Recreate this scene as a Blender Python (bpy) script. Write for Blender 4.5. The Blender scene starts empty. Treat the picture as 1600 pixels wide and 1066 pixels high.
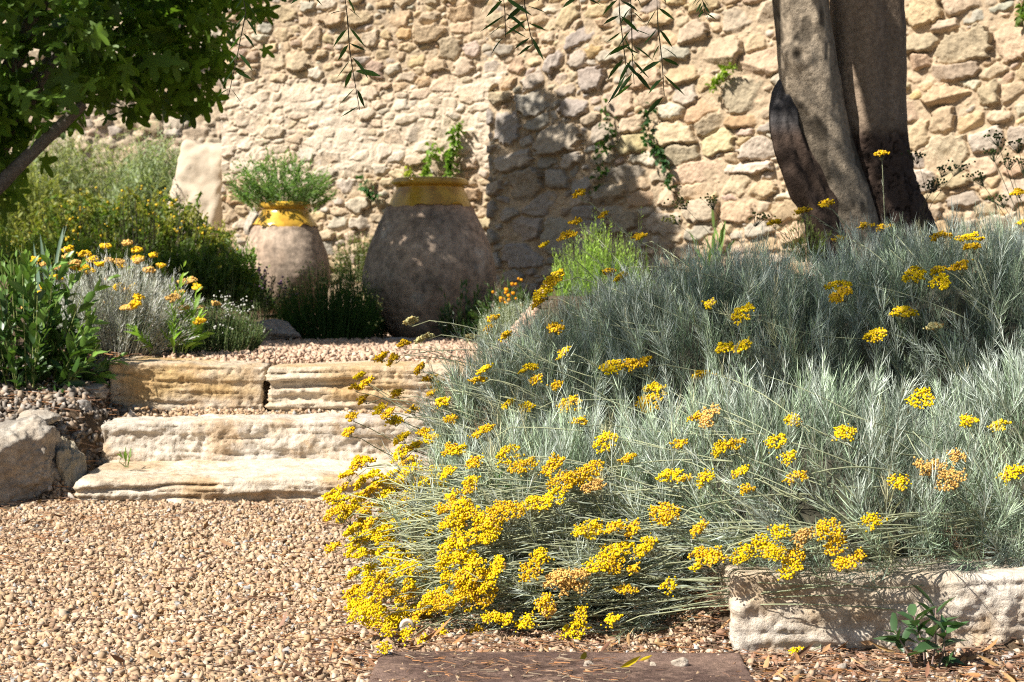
import bpy, math, numpy as np
from mathutils import Vector
rng = np.random.default_rng(11)
R = math.radians
scene = bpy.context.scene
COL = scene.collection
F = 2667.0; TILT = math.atan(73/F); CAMZ = 0.65

# ------------------------------------------------------------------ helpers
def ray(px, py):
    u = (px-800)/F; v = (533-py)/F
    d = np.array([u, math.cos(TILT)+v*math.sin(TILT), -math.sin(TILT)+v*math.cos(TILT)])
    return d/d[1]
def at(px, py, Y):
    d = ray(px, py); return np.array([0, 0, CAMZ])+d*Y
def norm(a):
    return a/np.maximum(np.linalg.norm(a, axis=-1, keepdims=True), 1e-9)
def sm(a, b, x):
    t = np.clip((x-a)/(b-a), 0, 1); return t*t*(3-2*t)
def _h(ix, iy, iz, s):
    n = (ix.astype(np.uint32)*np.uint32(374761393)+iy.astype(np.uint32)*np.uint32(668265263)
         + iz.astype(np.uint32)*np.uint32(2246822519)+np.uint32(s*3266489917 & 0xffffffff))
    n = (n ^ (n >> np.uint32(13)))*np.uint32(1274126177)
    n = n ^ (n >> np.uint32(16))
    return (n & np.uint32(0xffffff)).astype(np.float64)/float(0xffffff)*2-1
def vnoise(P, s=0):
    P = np.asarray(P, float); i = np.floor(P).astype(np.int64); f = P-i; f = f*f*f*(f*(f*6-15)+10)
    r = 0
    for a in (0, 1):
        wa = f[..., 0] if a else 1-f[..., 0]
        for b in (0, 1):
            wb = f[..., 1] if b else 1-f[..., 1]
            for c in (0, 1):
                wc = f[..., 2] if c else 1-f[..., 2]
                r = r+wa*wb*wc*_h(i[..., 0]+a, i[..., 1]+b, i[..., 2]+c, s)
    return r
def fbm(P, o=4, s=0, g=.5):
    r = 0; a = 1; t = 0
    P = np.asarray(P, float)
    for k in range(o):
        r = r+a*vnoise(P*(2.03**k)+17.3*k, s+k); t += a; a *= g
    return r/t

def tagp(o, label=None, cat=None, group=None, kind=None):
    if label: o['label'] = label
    if cat: o['category'] = cat
    if group: o['group'] = group
    if kind: o['kind'] = kind
    return o
def thing(name, label, cat, loc, group=None):
    o = bpy.data.objects.new(name, None); COL.objects.link(o); o.location = [float(c) for c in loc]
    o.empty_display_size = .1
    return tagp(o, label, cat, group)
def wloc(o):
    l = np.array(o.location)
    while o.parent: o = o.parent; l = l+np.array(o.location)
    return l
def mk(name, V, faces, mat, parent=None, col=None, smooth=False, origin=None):
    V = np.asarray(V, float)
    if origin is None:
        origin = np.array([(V[:, 0].min()+V[:, 0].max())/2, (V[:, 1].min()+V[:, 1].max())/2, V[:, 2].min()])
    origin = np.asarray(origin, float)
    me = bpy.data.meshes.new(name)
    faces = [np.asarray(f, np.int32) for f in faces if len(f)]
    li = np.concatenate([f.ravel() for f in faces])
    tot = np.concatenate([np.full(len(f), f.shape[1], np.int32) for f in faces])
    st = np.concatenate([[0], np.cumsum(tot)[:-1]]).astype(np.int32)
    me.vertices.add(len(V)); me.vertices.foreach_set('co', (V-origin).astype(np.float32).ravel())
    me.loops.add(len(li)); me.loops.foreach_set('vertex_index', li)
    me.polygons.add(len(tot)); me.polygons.foreach_set('loop_start', st)
    if smooth: me.polygons.foreach_set('use_smooth', np.ones(len(tot), bool))
    me.update(calc_edges=True)
    if col is not None:
        c = np.ones((len(V), 4), np.float32); c[:, :3] = np.clip(col, 0, 1)
        a = me.color_attributes.new('Col', 'FLOAT_COLOR', 'POINT'); a.data.foreach_set('color', c.ravel())
    for m in (mat if isinstance(mat, list) else [mat]): me.materials.append(m)
    o = bpy.data.objects.new(name, me); COL.objects.link(o)
    if parent is not None:
        o.parent = parent; o.location = [float(c) for c in (origin-wloc(parent))]
    else: o.location = [float(c) for c in origin]
    return o
class Acc:                      # accumulates pieces of ONE part
    def __init__(s): s.V = []; s.F = {}; s.C = []; s.n = 0
    def add(s, V, faces, col):
        V = np.asarray(V, float).reshape(-1, 3)
        for f in faces:
            f = np.asarray(f, np.int64)
            if len(f): s.F.setdefault(f.shape[1], []).append(f+s.n)
        c = np.asarray(col, float)
        if c.ndim == 1: c = np.tile(c, (len(V), 1))
        s.C.append(c); s.V.append(V); s.n += len(V)
    def build(s, name, mat, parent=None, smooth=False, origin=None):
        return mk(name, np.concatenate(s.V), [np.concatenate(f) for f in s.F.values()], mat, parent, np.concatenate(s.C), smooth, origin)

# ------------------------------------------------------------------ materials
def mat_vcol(name, rough=.8, trans=0, vary=.25, vscale=60, bump=0, bscale=80, spec=.3, tint2=None, t2scale=6, t2amt=.5, bdist=.01, detail=6):
    m = bpy.data.materials.new(name); m.use_nodes = True; nt = m.node_tree; N = nt.nodes; L = nt.links
    bs = N['Principled BSDF']; out = N['Material Output']
    at_ = N.new('ShaderNodeVertexColor'); at_.layer_name = 'Col'
    tc = N.new('ShaderNodeTexCoord')
    col = at_.outputs['Color']
    if tint2:
        n2 = N.new('ShaderNodeTexNoise'); n2.inputs['Scale'].default_value = t2scale; n2.inputs['Detail'].default_value = 7; n2.inputs['Roughness'].default_value = .65
        L.new(tc.outputs['Object'], n2.inputs['Vector'])
        mr = N.new('ShaderNodeMapRange'); mr.inputs[1].default_value = .48; mr.inputs[2].default_value = .62; mr.inputs[4].default_value = t2amt
        L.new(n2.outputs[0], mr.inputs[0])
        mx = N.new('ShaderNodeMix'); mx.data_type = 'RGBA'; L.new(mr.outputs[0], mx.inputs[0]); L.new(col, mx.inputs[6]); mx.inputs[7].default_value = (*tint2, 1)
        col = mx.outputs[2]
    if vary:
        n = N.new('ShaderNodeTexNoise'); n.inputs['Scale'].default_value = vscale; n.inputs['Detail'].default_value = detail; n.inputs['Roughness'].default_value = .65
        L.new(tc.outputs['Object'], n.inputs['Vector'])
        mr = N.new('ShaderNodeMapRange'); mr.inputs[1].default_value = .3; mr.inputs[2].default_value = .7; mr.inputs[3].default_value = 1-vary; mr.inputs[4].default_value = 1+vary
        L.new(n.outputs[0], mr.inputs[0])
        vm = N.new('ShaderNodeVectorMath'); vm.operation = 'SCALE'; L.new(col, vm.inputs[0]); L.new(mr.outputs[0], vm.inputs['Scale'])
        col = vm.outputs[0]
    L.new(col, bs.inputs['Base Color']); bs.inputs['Roughness'].default_value = rough
    bs.inputs['Specular IOR Level'].default_value = spec
    if bump:
        nb = N.new('ShaderNodeTexNoise'); nb.inputs['Scale'].default_value = bscale; nb.inputs['Detail'].default_value = 8; nb.inputs['Roughness'].default_value = .7
        L.new(tc.outputs['Object'], nb.inputs['Vector'])
        b = N.new('ShaderNodeBump'); b.inputs['Strength'].default_value = bump; b.inputs['Distance'].default_value = bdist
        L.new(nb.outputs[0], b.inputs['Height']); L.new(b.outputs[0], bs.inputs['Normal'])
    if trans:
        tr = N.new('ShaderNodeBsdfTranslucent')
        hs = N.new('ShaderNodeVectorMath'); hs.operation = 'MULTIPLY'; hs.inputs[1].default_value = (1.25, 1.35, .6); L.new(col, hs.inputs[0]); L.new(hs.outputs[0], tr.inputs['Color'])
        ms = N.new('ShaderNodeMixShader'); ms.inputs[0].default_value = trans
        L.new(bs.outputs[0], ms.inputs[1]); L.new(tr.outputs[0], ms.inputs[2]); L.new(ms.outputs[0], out.inputs['Surface'])
    return m
M_wall = mat_vcol('wall_stone', .92, vary=.25, vscale=30, bump=.7, bscale=60, bdist=.010, spec=.15)
M_step = mat_vcol('limestone', .9, vary=.3, vscale=40, bump=.7, bscale=70, spec=.2, tint2=(.44, .28, .13), t2scale=8, t2amt=.6, bdist=.012)
M_boulder = mat_vcol('grey_rock', .92, vary=.35, vscale=40, bump=.8, bscale=60, bdist=.010, spec=.2, tint2=(.42, .39, .34), t2scale=16, t2amt=.7)
M_gravel = mat_vcol('gravel_stone', .9, vary=.12, vscale=200, spec=.15)
M_ground = mat_vcol('earth', .95, vary=.35, vscale=90, bump=.8, bscale=140, spec=.1)
M_silver = mat_vcol('silver_foliage', .75, trans=.12, vary=.0, spec=.25)
M_leaf = mat_vcol('green_foliage', .5, trans=.42, vary=.12, vscale=12, spec=.35)
M_gloss = mat_vcol('glossy_leaf', .38, trans=.22, vary=.12, vscale=20, spec=.5)
M_flower = mat_vcol('flower', .8, trans=.15, vary=.1, vscale=300, spec=.1)
M_stem = mat_vcol('stem', .8, vary=.1, spec=.2)
M_bark = mat_vcol('bark', .9, vary=.35, vscale=60, bump=.9, bscale=55, spec=.12, bdist=.013)
M_jar = mat_vcol('jar_clay', .9, vary=.5, vscale=26, bump=.6, bscale=60, spec=.2, tint2=(.17, .135, .105), t2scale=5.5, t2amt=.65, bdist=.004)
M_glaze = mat_vcol('ochre_glaze', .22, vary=.16, vscale=9, bump=.15, bscale=30, spec=.55, tint2=(.30, .13, .02), t2scale=13, t2amt=.55)
M_slab = mat_vcol('brown_slab', .8, vary=.4, vscale=70, bump=.9, bscale=110, spec=.2, tint2=(.30, .20, .15), t2scale=18, t2amt=.6)
M_white = mat_vcol('limewash', .9, vary=.08, vscale=10, bump=.5, bscale=12, spec=.1)
M_litter = mat_vcol('litter', .85, vary=.1, spec=.2)
M_shell = mat_vcol('shell', .5, vary=.05, spec=.4)

# ------------------------------------------------------------------ terrain
def xbed(y): return np.interp(y, [2.9, 3.1, 3.6, 4.5, 5.5, 6.2, 7.5, 9.5, 12], [.42, .38, .25, .12, -.02, -.02, .05, .1, .1])
def zter(x, y):
    x = np.asarray(x, float); y = np.asarray(y, float)
    zp = np.interp(y, [5.36, 5.66, 5.70, 5.99, 6.03, 6.2, 9, 11, 14, 20, 60], [0, .085, .2, .245, .38, .418, .41, .5, .62, .8, 2])
    zb = np.interp(y, [3.06, 3.16, 4, 5, 6.5, 8, 11, 60], [.0, .115, .2, .35, .6, .68, .75, 2])
    zl = np.interp(y, [5.26, 5.42, 5.66, 6.1, 9, 11, 14, 60], [0, .15, .28, .42, .43, .52, .7, 2])
    wb = sm(-.1, .12, x-xbed(y)); wl = sm(0, -.12, x+1.34)
    z = zp*(1-wl)+zl*wl
    z = z*(1-wb)+zb*wb
    return z
xs = np.concatenate([[-60, -30, -15, -8, -5], np.arange(-3.6, 3.6, .025), [5, 8, 15, 30, 60]])
ys = np.concatenate([[-20, -5, 0, 1], np.arange(1.6, 7, .022), np.arange(7, 13, .06), [14, 16, 20, 30, 60]])
gx, gy = np.meshgrid(xs, ys); gz = zter(gx, gy)
near = (gy > 1.5) & (gy < 13) & (abs(gx) < 3.7)
gz = gz+np.where(near, .006*fbm(np.stack([gx*6, gy*6, gx*0], -1), 3, 5), 0)
V = np.stack([gx, gy, gz], -1).reshape(-1, 3)
nx, ny = len(xs), len(ys)
def gridf(nx, ny, off=0):
    i = np.arange(ny-1)[:, None]*nx+np.arange(nx-1)[None]; i = i.ravel()+off
    return np.stack([i, i+1, i+1+nx, i+nx], -1)
x_, y_ = V[:, 0], V[:, 1]
soil = np.clip(sm(-.05, .1, x_-xbed(y_))*(y_ > 3)+sm(-1.28, -1.42, x_)*(y_ > 5.05)+sm(.0, .4, x_+.1)*(y_ < 3.2)*.6+sm(-1.0, -1.25, x_)*(y_ > 6.9)+sm(9.2, 9.8, y_), 0, 1)
soil = np.clip(soil+.25*fbm(V*5, 3, 3), 0, 1)[:, None]
gc = np.array([.24, .165, .105])*(1-soil)+np.array([.12, .085, .055])*soil
o = mk('ground', V, [gridf(nx, ny)], M_ground, None, gc, True, (0, 0, 0)); tagp(o, kind='structure')

# ------------------------------------------------------------------ stone walls (relief modelled stone by stone)
PAL = np.array([[.56, .43, .28], [.52, .385, .24], [.49, .34, .185], [.37, .345, .31], [.48, .36, .26], [.61, .54, .44], [.44, .355, .26], [.50, .31, .14]])
def wall(name, label, x0, y0, ang, length, ztop, manual, hw_rng, hh_rng, tilt, res, seed, pale=None, thick=.5, zb=.25, pal_w=None, relief=.05, wash=0.0, mlev=.000, grey=None):
    r = np.random.default_rng(seed); c, s_ = math.cos(ang), math.sin(ang); ct, st_ = math.cos(tilt), math.sin(tilt)
    H = max(ztop(np.linspace(0, length, 50)))
    st = []                       # s, z, hw, hh, angle, colour index
    for (px, py, hw, hh, a, ci) in manual:
        k = (px-800)/F; s = (k*y0-x0)/(c+k*s_)
        Y = y0-s*s_; p = at(px, py, Y); sc = Y/F
        st.append((s, p[2], hw*sc*1.1/c**.5, hh*sc*1.15, R(a), ci))
    buf = np.zeros((60000, 4))
    for q_, t_ in enumerate(st): buf[q_] = t_[:4]
    def ok(s, z, hw, hh, a, f):
        A = buf[:len(st)]
        if not len(A): return True
        dx = (s-A[:, 0]); dz = (z-A[:, 1]); u = dx*ct+dz*st_; v = -dx*st_+dz*ct
        return not np.any((np.abs(u/(A[:, 2]+hw))**2.6+np.abs(v/(A[:, 3]+hh))**2.6) < f)
    area = length*(H-zb)
    for (nn, lo, hi, f) in ((int(area*400), .6, 1, .88), (int(area*900), .3, .6, .82), (int(area*2200), .1, .3, .78), (int(area*3500), -.25, .1, .72)):
        for _ in range(nn):
            t = r.uniform(lo, hi); hw = hw_rng[0]+(hw_rng[1]-hw_rng[0])*t; hh = hh_rng[0]+(hh_rng[1]-hh_rng[0])*min(1, max(-.2, t+r.normal()*.25))
            hw = max(hw, .018)*r.uniform(.8, 1.1); hh = max(.014, min(hh, hw))
            s, z = r.uniform(-.05, length+.05), r.uniform(zb-.05, H+.05)
            if ok(s, z, hw, hh, 0, f):
                ci = r.choice(len(PAL), p=pal_w)
                buf[len(st)] = (s, z, hw, hh); st.append((s, z, hw, hh, tilt+r.normal()*.16, ci))
    ns = int(length/res)+1; nz = int((H-zb)/res)+1
    S1 = np.linspace(0, length, ns); Z1 = np.linspace(zb, H, nz)
    S, Z = np.meshgrid(S1, Z1)
    W = np.stack([S*9, Z*9, S*0+seed], -1)
    wx = .026*fbm(W, 3, seed)+.010*fbm(W*4, 3, seed+4); wz = .022*fbm(W+31, 3, seed+1)+.010*fbm(W*4+9, 3, seed+5)
    d1 = np.full(S.shape, 9.); d2 = np.full(S.shape, 9.); idx = np.zeros(S.shape, int)
    for k, (s, z, hw, hh, a, ci) in enumerate(st):
        e = 1.7*max(hw, hh)+.05
        i0, i1 = np.searchsorted(S1, [s-e, s+e]); j0, j1 = np.searchsorted(Z1, [z-e, z+e])
        if i1 <= i0 or j1 <= j0: continue
        sl = (slice(j0, j1), slice(i0, i1))
        dx = S[sl]+wx[sl]-s; dz = Z[sl]+wz[sl]-z; ca, sa = math.cos(a), math.sin(a)
        u = dx*ca+dz*sa; v = -dx*sa+dz*ca; p = 2.4+(k*37 % 17)/8.
        d = (np.abs(u/hw)**p+np.abs(v/hh)**p)**(1/p)
        m = d < d1[sl]; d2[sl] = np.where(m, d1[sl], np.minimum(d2[sl], d)); d1[sl] = np.where(m, d, d1[sl]); idx[sl] = np.where(m, k, idx[sl])
    A = np.array(st); n = len(A)
    if grey: A[:, 5] = np.where((A[:, 0] < grey[0]+.2*r.normal(size=n)) & (A[:, 1] < grey[1]) & (r.uniform(size=n) < .7), r.choice([3, 3, 6], n), A[:, 5])  # more grey stones in the zone of the fig shadow
    off = r.uniform(.25, 1., n); gx_ = r.normal(size=n)*.13; gz_ = r.normal(size=n)*.15
    size = np.sqrt(A[:, 2]*A[:, 3])
    jw = .0052+.0040*fbm(np.stack([S*6, Z*6, S*0+3], -1), 2, seed+30)
    edge = np.clip(np.minimum(((d2-d1)*size[idx]*.5-jw)/.010, (1.42-d1)*size[idx]/.010), -2, 4)        # distance from stone edge in ~1.4 cm units
    prof = 1-np.exp(-np.clip(edge, 0, 4)*2.4)
    loc = gx_[idx]*(S-A[idx, 0])+gz_[idx]*(Z-A[idx, 1])
    Wp = np.stack([S*14, Z*14, idx*3.7], -1)
    rough = fbm(Wp, 5, seed+7, .65)-.9*np.abs(fbm(Wp*.8+5, 3, seed+41))
    g2x = r.normal(size=n)*.45; g2z = r.normal(size=n)*.5; o2 = r.uniform(.3, .9, n)
    chip = o2[idx]*size[idx]*.55+g2x[idx]*(S-A[idx, 0])+g2z[idx]*(Z-A[idx, 1])
    h = np.where(edge > 0, prof*(relief*off[idx]*np.clip(size[idx]/.05, .6, 1.15)+np.minimum(loc, chip)+.013*rough), 0)
    mort = mlev*(1+.9*fbm(np.stack([S*3, Z*3, S*0+8], -1), 2, seed+8))+.010*fbm(np.stack([S*30, Z*30, S*0], -1), 3, seed+9)
    h = np.maximum(h, mort)
    colr = (PAL[A[:, 5].astype(int)]*.72+np.array([.54, .42, .28])*.28)*r.uniform(.82, 1.12, (n, 1))+r.normal(size=(n, 3))*.012
    cst = colr[idx]*(1+.16*fbm(np.stack([S*25, Z*25, idx*1.7], -1), 3, seed+12))[..., None]
    if grey:  # greys the stone colour here, painting the fig shadow deeper
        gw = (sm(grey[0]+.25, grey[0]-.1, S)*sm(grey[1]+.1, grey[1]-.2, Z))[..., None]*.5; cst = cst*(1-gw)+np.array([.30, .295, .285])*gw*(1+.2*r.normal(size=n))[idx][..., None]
    mc = np.array([.48, .37, .25])*(1+.15*fbm(np.stack([S*18, Z*18, S*0], -1), 3, seed+13))[..., None]
    wm = (sm(.0, .35, edge)*sm(-.001, .006, h-mort))[..., None]*.85
    C = mc*(1-wm)+cst*wm
    if pale is not None:
        w = pale(S, Z)*np.clip(.85+.9*fbm(np.stack([S*5, Z*7, S*0], -1), 4, seed+20), 0, 1)
        h = h*(1-.72*w)+w*(.022+.010*fbm(np.stack([S*12, Z*12, S*0], -1), 4, seed+21))
        C = C*(1-.9*w[..., None])+np.array([.70, .59, .46])*.9*w[..., None]
    if wash: C = C*(1-wash)+np.array([.56, .48, .38])*wash
    # surface mesh: rows follow the (possibly sloping) top edge
    T = ztop(S1); Vz = zb+(Z-zb)/(H-zb)*(T[None]-zb)
    jj = np.clip((Vz-zb)/(H-zb)*(nz-1), 0, nz-1.001); j0 = jj.astype(int); fr = jj-j0; ii = np.broadcast_to(np.arange(ns), S.shape)
    hv = h[j0, ii]*(1-fr)+h[j0+1, ii]*fr; Cv = C[np.round(jj).astype(int), ii]
    X = x0+S*c; Y = y0-S*s_
    P = np.stack([X-hv*s_, Y-hv*c, Vz], -1).reshape(-1, 3)
    faces = [gridf(ns, nz)]
    ring = np.concatenate([np.arange(ns), np.arange(1, nz)*ns+ns-1, (nz-1)*ns+np.arange(ns-2, -1, -1), np.arange(nz-2, 0, -1)*ns])
    Vb = P[ring]+np.array([s_, c, 0])*thick
    Vb[:, 2] += .0
    m = len(ring); b = np.arange(m); n0 = len(P)
    sk = np.stack([ring, n0+b, n0+(b+1) % m, ring[(b+1) % m]], -1)
    CC = np.concatenate([Cv.reshape(-1, 3), np.tile([.6, .5, .4], (m, 1))])
    o = mk(name, np.concatenate([P, Vb]), [faces[0], sk, (n0+b[::-1])[None]], M_wall, None, CC*.95, True)
    return tagp(o, label, 'wall')
RW = [(1122,84,36,24,3,0),(1190,101,38,19,0,0),(1159,150,28,27,0,6),(1048,209,36,17,0,0),(1094,170,28,14,20,2),(1072,147,17,17,0,3),(1065,114,22,17,10,1),
 (965,161,21,16,0,1),(926,123,18,17,0,3),(906,97,13,11,0,3),(1109,195,23,12,20,4),(1009,122,18,13,-10,4),(1081,53,22,13,10,4),(1150,34,22,17,0,6),(1197,19,18,16,0,4),
 (1178,69,16,16,0,0),(1050,175,17,12,0,5),(1006,250,19,11,3,5),(1119,222,26,17,14,0),(1066,242,28,14,12,6),(1156,189,23,9,8,7),(1187,234,30,14,5,5),(1087,269,37,16,12,0),
 (1166,262,38,10,3,5),(1147,287,24,14,0,0),(1084,297,28,12,10,0),(1190,297,25,12,5,1),(975,272,28,13,3,3),(953,300,24,13,0,6),(1044,308,16,11,0,1),(872,219,34,19,10,3),
 (825,292,25,27,0,6),(873,281,18,15,0,3),(848,320,30,20,5,6),(819,359,35,18,10,6),(870,368,26,26,0,3),(822,397,30,22,0,3),(1499,6,28,12,8,1),(1443,19,24,16,15,1),
 (1503,73,38,22,12,0),(1439,68,24,12,8,6),(1480,150,36,13,3,1),(1488,109,34,13,8,6),(1510,133,15,9,12,5),(1542,148,17,18,0,6),(1582,146,18,14,12,6),(1578,64,22,28,20,4),
 (1420,175,18,14,0,1),(1428,210,20,20,10,0),(1473,188,19,18,0,0),(1518,191,25,12,8,2),(1555,184,22,10,8,0),(1477,237,32,22,15,0),(1537,222,26,16,20,5),(1533,259,28,15,0,0),
 (1435,285,22,15,5,5),(1488,278,24,13,8,0),(1100,330,30,14,5,5),(1150,330,24,13,0,0),(1040,350,24,15,0,5),(990,225,20,14,10,1),(800,250,26,17,0,3),(790,200,18,24,0,3),
 (835,160,26,17,20,6),(905,60,34,10,42,3),(870,95,26,9,42,3),(838,128,22,9,44,3),(940,205,20,13,10,6),(1240,330,30,14,5,1),(1590,215,20,16,15,3),(1590,300,28,18,8,6)]
LW = [(448,19,18,13,5,1),(488,58,15,15,0,0),(441,55,14,9,0,0),(467,94,18,12,5,1),(467,145,24,11,5,1),(622,30,20,11,12,2),(731,20,28,12,5,2),(731,41,24,10,8,1),(672,52,24,11,5,1),
 (703,78,15,15,0,6),(681,103,18,8,0,1),(725,103,13,12,0,6),(650,94,15,9,10,1),(736,77,11,11,30,5),(694,134,17,10,3,1),(737,147,22,13,0,0),(647,209,14,13,15,3),(616,216,13,13,0,0),
 (600,238,11,9,20,5),(545,289,15,9,0,5),(580,60,14,10,0,4),(590,110,12,11,0,4),(560,30,20,9,8,1),(520,30,20,10,5,1),(680,290,16,8,0,5),(480,240,13,10,10,3),(430,95,18,11,5,0),
 (490,225,12,12,0,5),(545,210,16,12,0,0),(510,270,16,8,0,3),(560,320,17,9,0,5),(530,350,15,10,0,5),(500,390,18,10,0,3),(560,350,17,8,0,5)]
a2 = R(30)
def slope_top(s): return np.minimum(3.2, 1.93+s*1.02+.05*vnoise(np.stack([s*7, s*0, s*0], -1), 5))
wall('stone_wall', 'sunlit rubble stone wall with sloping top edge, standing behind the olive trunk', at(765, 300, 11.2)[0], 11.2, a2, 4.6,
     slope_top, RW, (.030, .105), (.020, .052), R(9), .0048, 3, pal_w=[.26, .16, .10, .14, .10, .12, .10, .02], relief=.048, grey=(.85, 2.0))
def pale(S, Z): return sm(1.42, 1.60, Z+.10*np.sin(S*3))*sm(2.12, 1.9, Z-.12*np.sin(S*2.4+1)-.12*S)*.95
a1 = R(14); LX = at(348, 300, 12.35)[0]
wall('stone_wall', 'rubble stone wall with a pale mortared band, standing behind the two jars', LX, 12.35, a1, 3.4, lambda s: np.full(np.shape(s), 3.5), LW,
     (.024, .075), (.017, .038), R(4), .0052, 8, pale, .6, pal_w=[.22, .20, .14, .14, .10, .10, .09, .01], wash=.05, mlev=.002)
# far wall seen under the fig
wall('stone_wall', 'distant pale stone wall half hidden by shrubs under the fig tree', -7.2, 16.2, R(3), 4.6, lambda s: np.full(np.shape(s), 4.2), [], (.05, .13), (.03, .07), 0, .016, 21, wash=.35, zb=.4, pal_w=[.2, .16, .10, .14, .16, .12, .10, .02])

# ------------------------------------------------------------------ rocks
def rbox(half, r, res, dispf, rot=0, tilt=(0, 0), loc=(0, 0, 0), taper=0):
    half = np.array(half, float); P = []; Fq = []; n = 0
    for ax in range(3):
        u, v = [i for i in range(3) if i != ax]
        nu, nv = max(2, int(2*half[u]/res)), max(2, int(2*half[v]/res))
        a, b = np.meshgrid(np.linspace(-1, 1, nu+1), np.linspace(-1, 1, nv+1))
        for sg in (-1, 1):
            p = np.zeros(a.shape+(3,)); p[..., ax] = sg; p[..., u] = a; p[..., v] = b
            f = gridf(nu+1, nv+1, n)
            flip = (sg > 0) != (ax == 1)
            P.append(p.reshape(-1, 3)); Fq.append(f if flip else f[:, ::-1]); n += p.size//3
    P = np.concatenate(P)*half; Fq = np.concatenate(Fq)
    q = np.clip(P, -(half-r), half-r); nrm = norm(P-q+1e-9*P); P = q+nrm*r
    key = np.round(P/1e-5).astype(np.int64); _, first, inv = np.unique(key, axis=0, return_index=True, return_inverse=True)
    P = P[first]; nrm = nrm[first]; Fq = inv.ravel()[Fq]
    P = P+nrm*dispf(P, nrm)[:, None]
    if taper: P[:, 0] *= 1+taper*P[:, 2]/half[2]
    cx, sx = math.cos(tilt[0]), math.sin(tilt[0]); P[:, 1], P[:, 2] = P[:, 1]*cx-P[:, 2]*sx, P[:, 1]*sx+P[:, 2]*cx
    cy, sy = math.cos(tilt[1]), math.sin(tilt[1]); P[:, 0], P[:, 2] = P[:, 0]*cy+P[:, 2]*sy, -P[:, 0]*sy+P[:, 2]*cy
    cr, sr = math.cos(rot), math.sin(rot); P[:, 0], P[:, 1] = P[:, 0]*cr-P[:, 1]*sr, P[:, 0]*sr+P[:, 1]*cr
    return P+np.array(loc), Fq
def strata(seed, amp=.014, lay=.012, zf=38, f=7):
    def fn(P, N):
        q = P+seed*3.1
        a = amp*(.7*fbm(q*f, 6, seed, .62)-.9*np.abs(fbm(q*f*.7+7, 5, seed+2, .6))+.3)
        L = .5*fbm(np.stack([q[:, 0]*3.5, q[:, 1]*3.5, q[:, 2]*zf], -1), 3, seed+5)
        for sc_, am in ((1., .9), (2.3, .45)):
            u = q[:, 2]*zf*sc_+.9*fbm(np.stack([q[:, 0]*4, q[:, 1]*4, q[:, 2]*0], -1), 4, seed+31)
            i0 = np.floor(u); w_ = sm(.72, 1, u-i0)
            h0 = vnoise(np.stack([q[:, 0]*6*sc_, i0*7.31, q[:, 1]*6], -1), seed+33); h1 = vnoise(np.stack([q[:, 0]*6*sc_, (i0+1)*7.31, q[:, 1]*6], -1), seed+33)
            gm = np.clip(vnoise(np.stack([q[:, 0]*5*sc_, i0*3.7, q[:, 1]*5], -1), seed+37)+.35, 0, 1)
            L = L+am*(h0*(1-w_)+h1*w_)-am*1.1*gm*np.exp(-(((u-i0)-.86)/.10)**2)
        side = 1-np.abs(N[:, 2])
        big = .4*amp*fbm(q*2.2, 2, seed+9)
        pit = -np.clip(fbm(q*24, 4, seed+15)-.22, 0, 1)*.022-np.abs(fbm(q*15, 5, seed+16, .65))*.016
        return a+lay*L*side+big+pit*side
    return fn
def stone_cols(P, base, seed, alt=None):
    n = fbm(P*5, 4, seed)[:, None]; base = np.array(base)
    c = base*(1+.18*n)
    if alt is not None:
        w = np.clip(fbm(P*np.array([4, 4, 9]), 4, seed+3)*2.2+.1, 0, 1)[:, None]; c = c*(1-w)+np.array(alt)*w
    return c
def slab(name, label, cat, pxl, pxr, Yf, zb_, zt, depth, seed, rot=0, tilt=(0, 0), mat=M_step, base=(.56, .48, .38), alt=(.50, .38, .25), r=.018, amp=.014, lay=.012, zf=38, res=.0052, group=None, taper=0, extra=None):
    xl = (pxl-800)/F*Yf; xr = (pxr-800)/F*Yf
    half = ((xr-xl)/2, depth/2, (zt-zb_)/2)
    sf = strata(seed, amp, lay, zf)
    fn = (lambda P, N: sf(P, N)+extra(P, N)) if extra else sf
    P, Fq = rbox(half, min(r, half[2]*.9), res, fn, rot, tilt, ((xl+xr)/2, Yf+depth/2, (zb_+zt)/2), taper)
    o = mk(name, P, [Fq], mat, None, stone_cols(P, base, seed, alt), True)
    return tagp(o, label, cat, group)
# bottom step
slab('stone_step', 'lowest pale limestone step, thin with an undercut ledge, at the edge of the gravel', 'step', 110, 690, 5.27, -.05, .096, .42, 4, R(-.8), (R(4.2), R(-.6)), lay=.020, zf=26, amp=.012, taper=-.03, base=(.63, .55, .44))
slab('stone_step', 'long middle limestone step with a rough greyish face', 'step', 156, 700, 5.60, .07, .238, .44, 9, R(-1), (R(1), R(-.5)), lay=.010, zf=18, amp=.016, base=(.59, .52, .43), alt=(.48, .43, .375), r=.014)
slab('stone_step', 'top left limestone step block with an ochre lower edge', 'step', 168, 409, 5.92, .232, .412, .4, 13, R(1.5), (R(2), R(1.4)), base=(.57, .48, .37), alt=(.50, .35, .17), lay=.010, zf=26, r=.012, taper=.02)
slab('stone_step', 'top right limestone step block with deep layered bands', 'step', 417, 830, 5.90, .235, .405, .4, 17, R(-.5), (R(2), R(-.4)), base=(.60, .50, .375), alt=(.52, .37, .20), lay=.017, zf=40, amp=.01)
# edging block at the right
def cav(P, N): return -.05*sm(.12, .30, P[:, 0])*np.exp(-((P[:, 2]+.035)/.045)**2)*(1+.5*fbm(np.stack([P[:, 0]*9, P[:, 1]*9, P[:, 2]*60], -1), 3, 4))*(N[:, 1] < -.4)
slab('stone_block', 'white limestone block with an eroded hollow, under the curry plants at the right', 'stone', 1140, 1760, 3.06, -.03, .147, .2, 23, R(2), (0, 0), lay=.006, amp=.012, base=(.66, .59, .50), alt=(.56, .46, .34), r=.018, res=.005, extra=cav)
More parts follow.
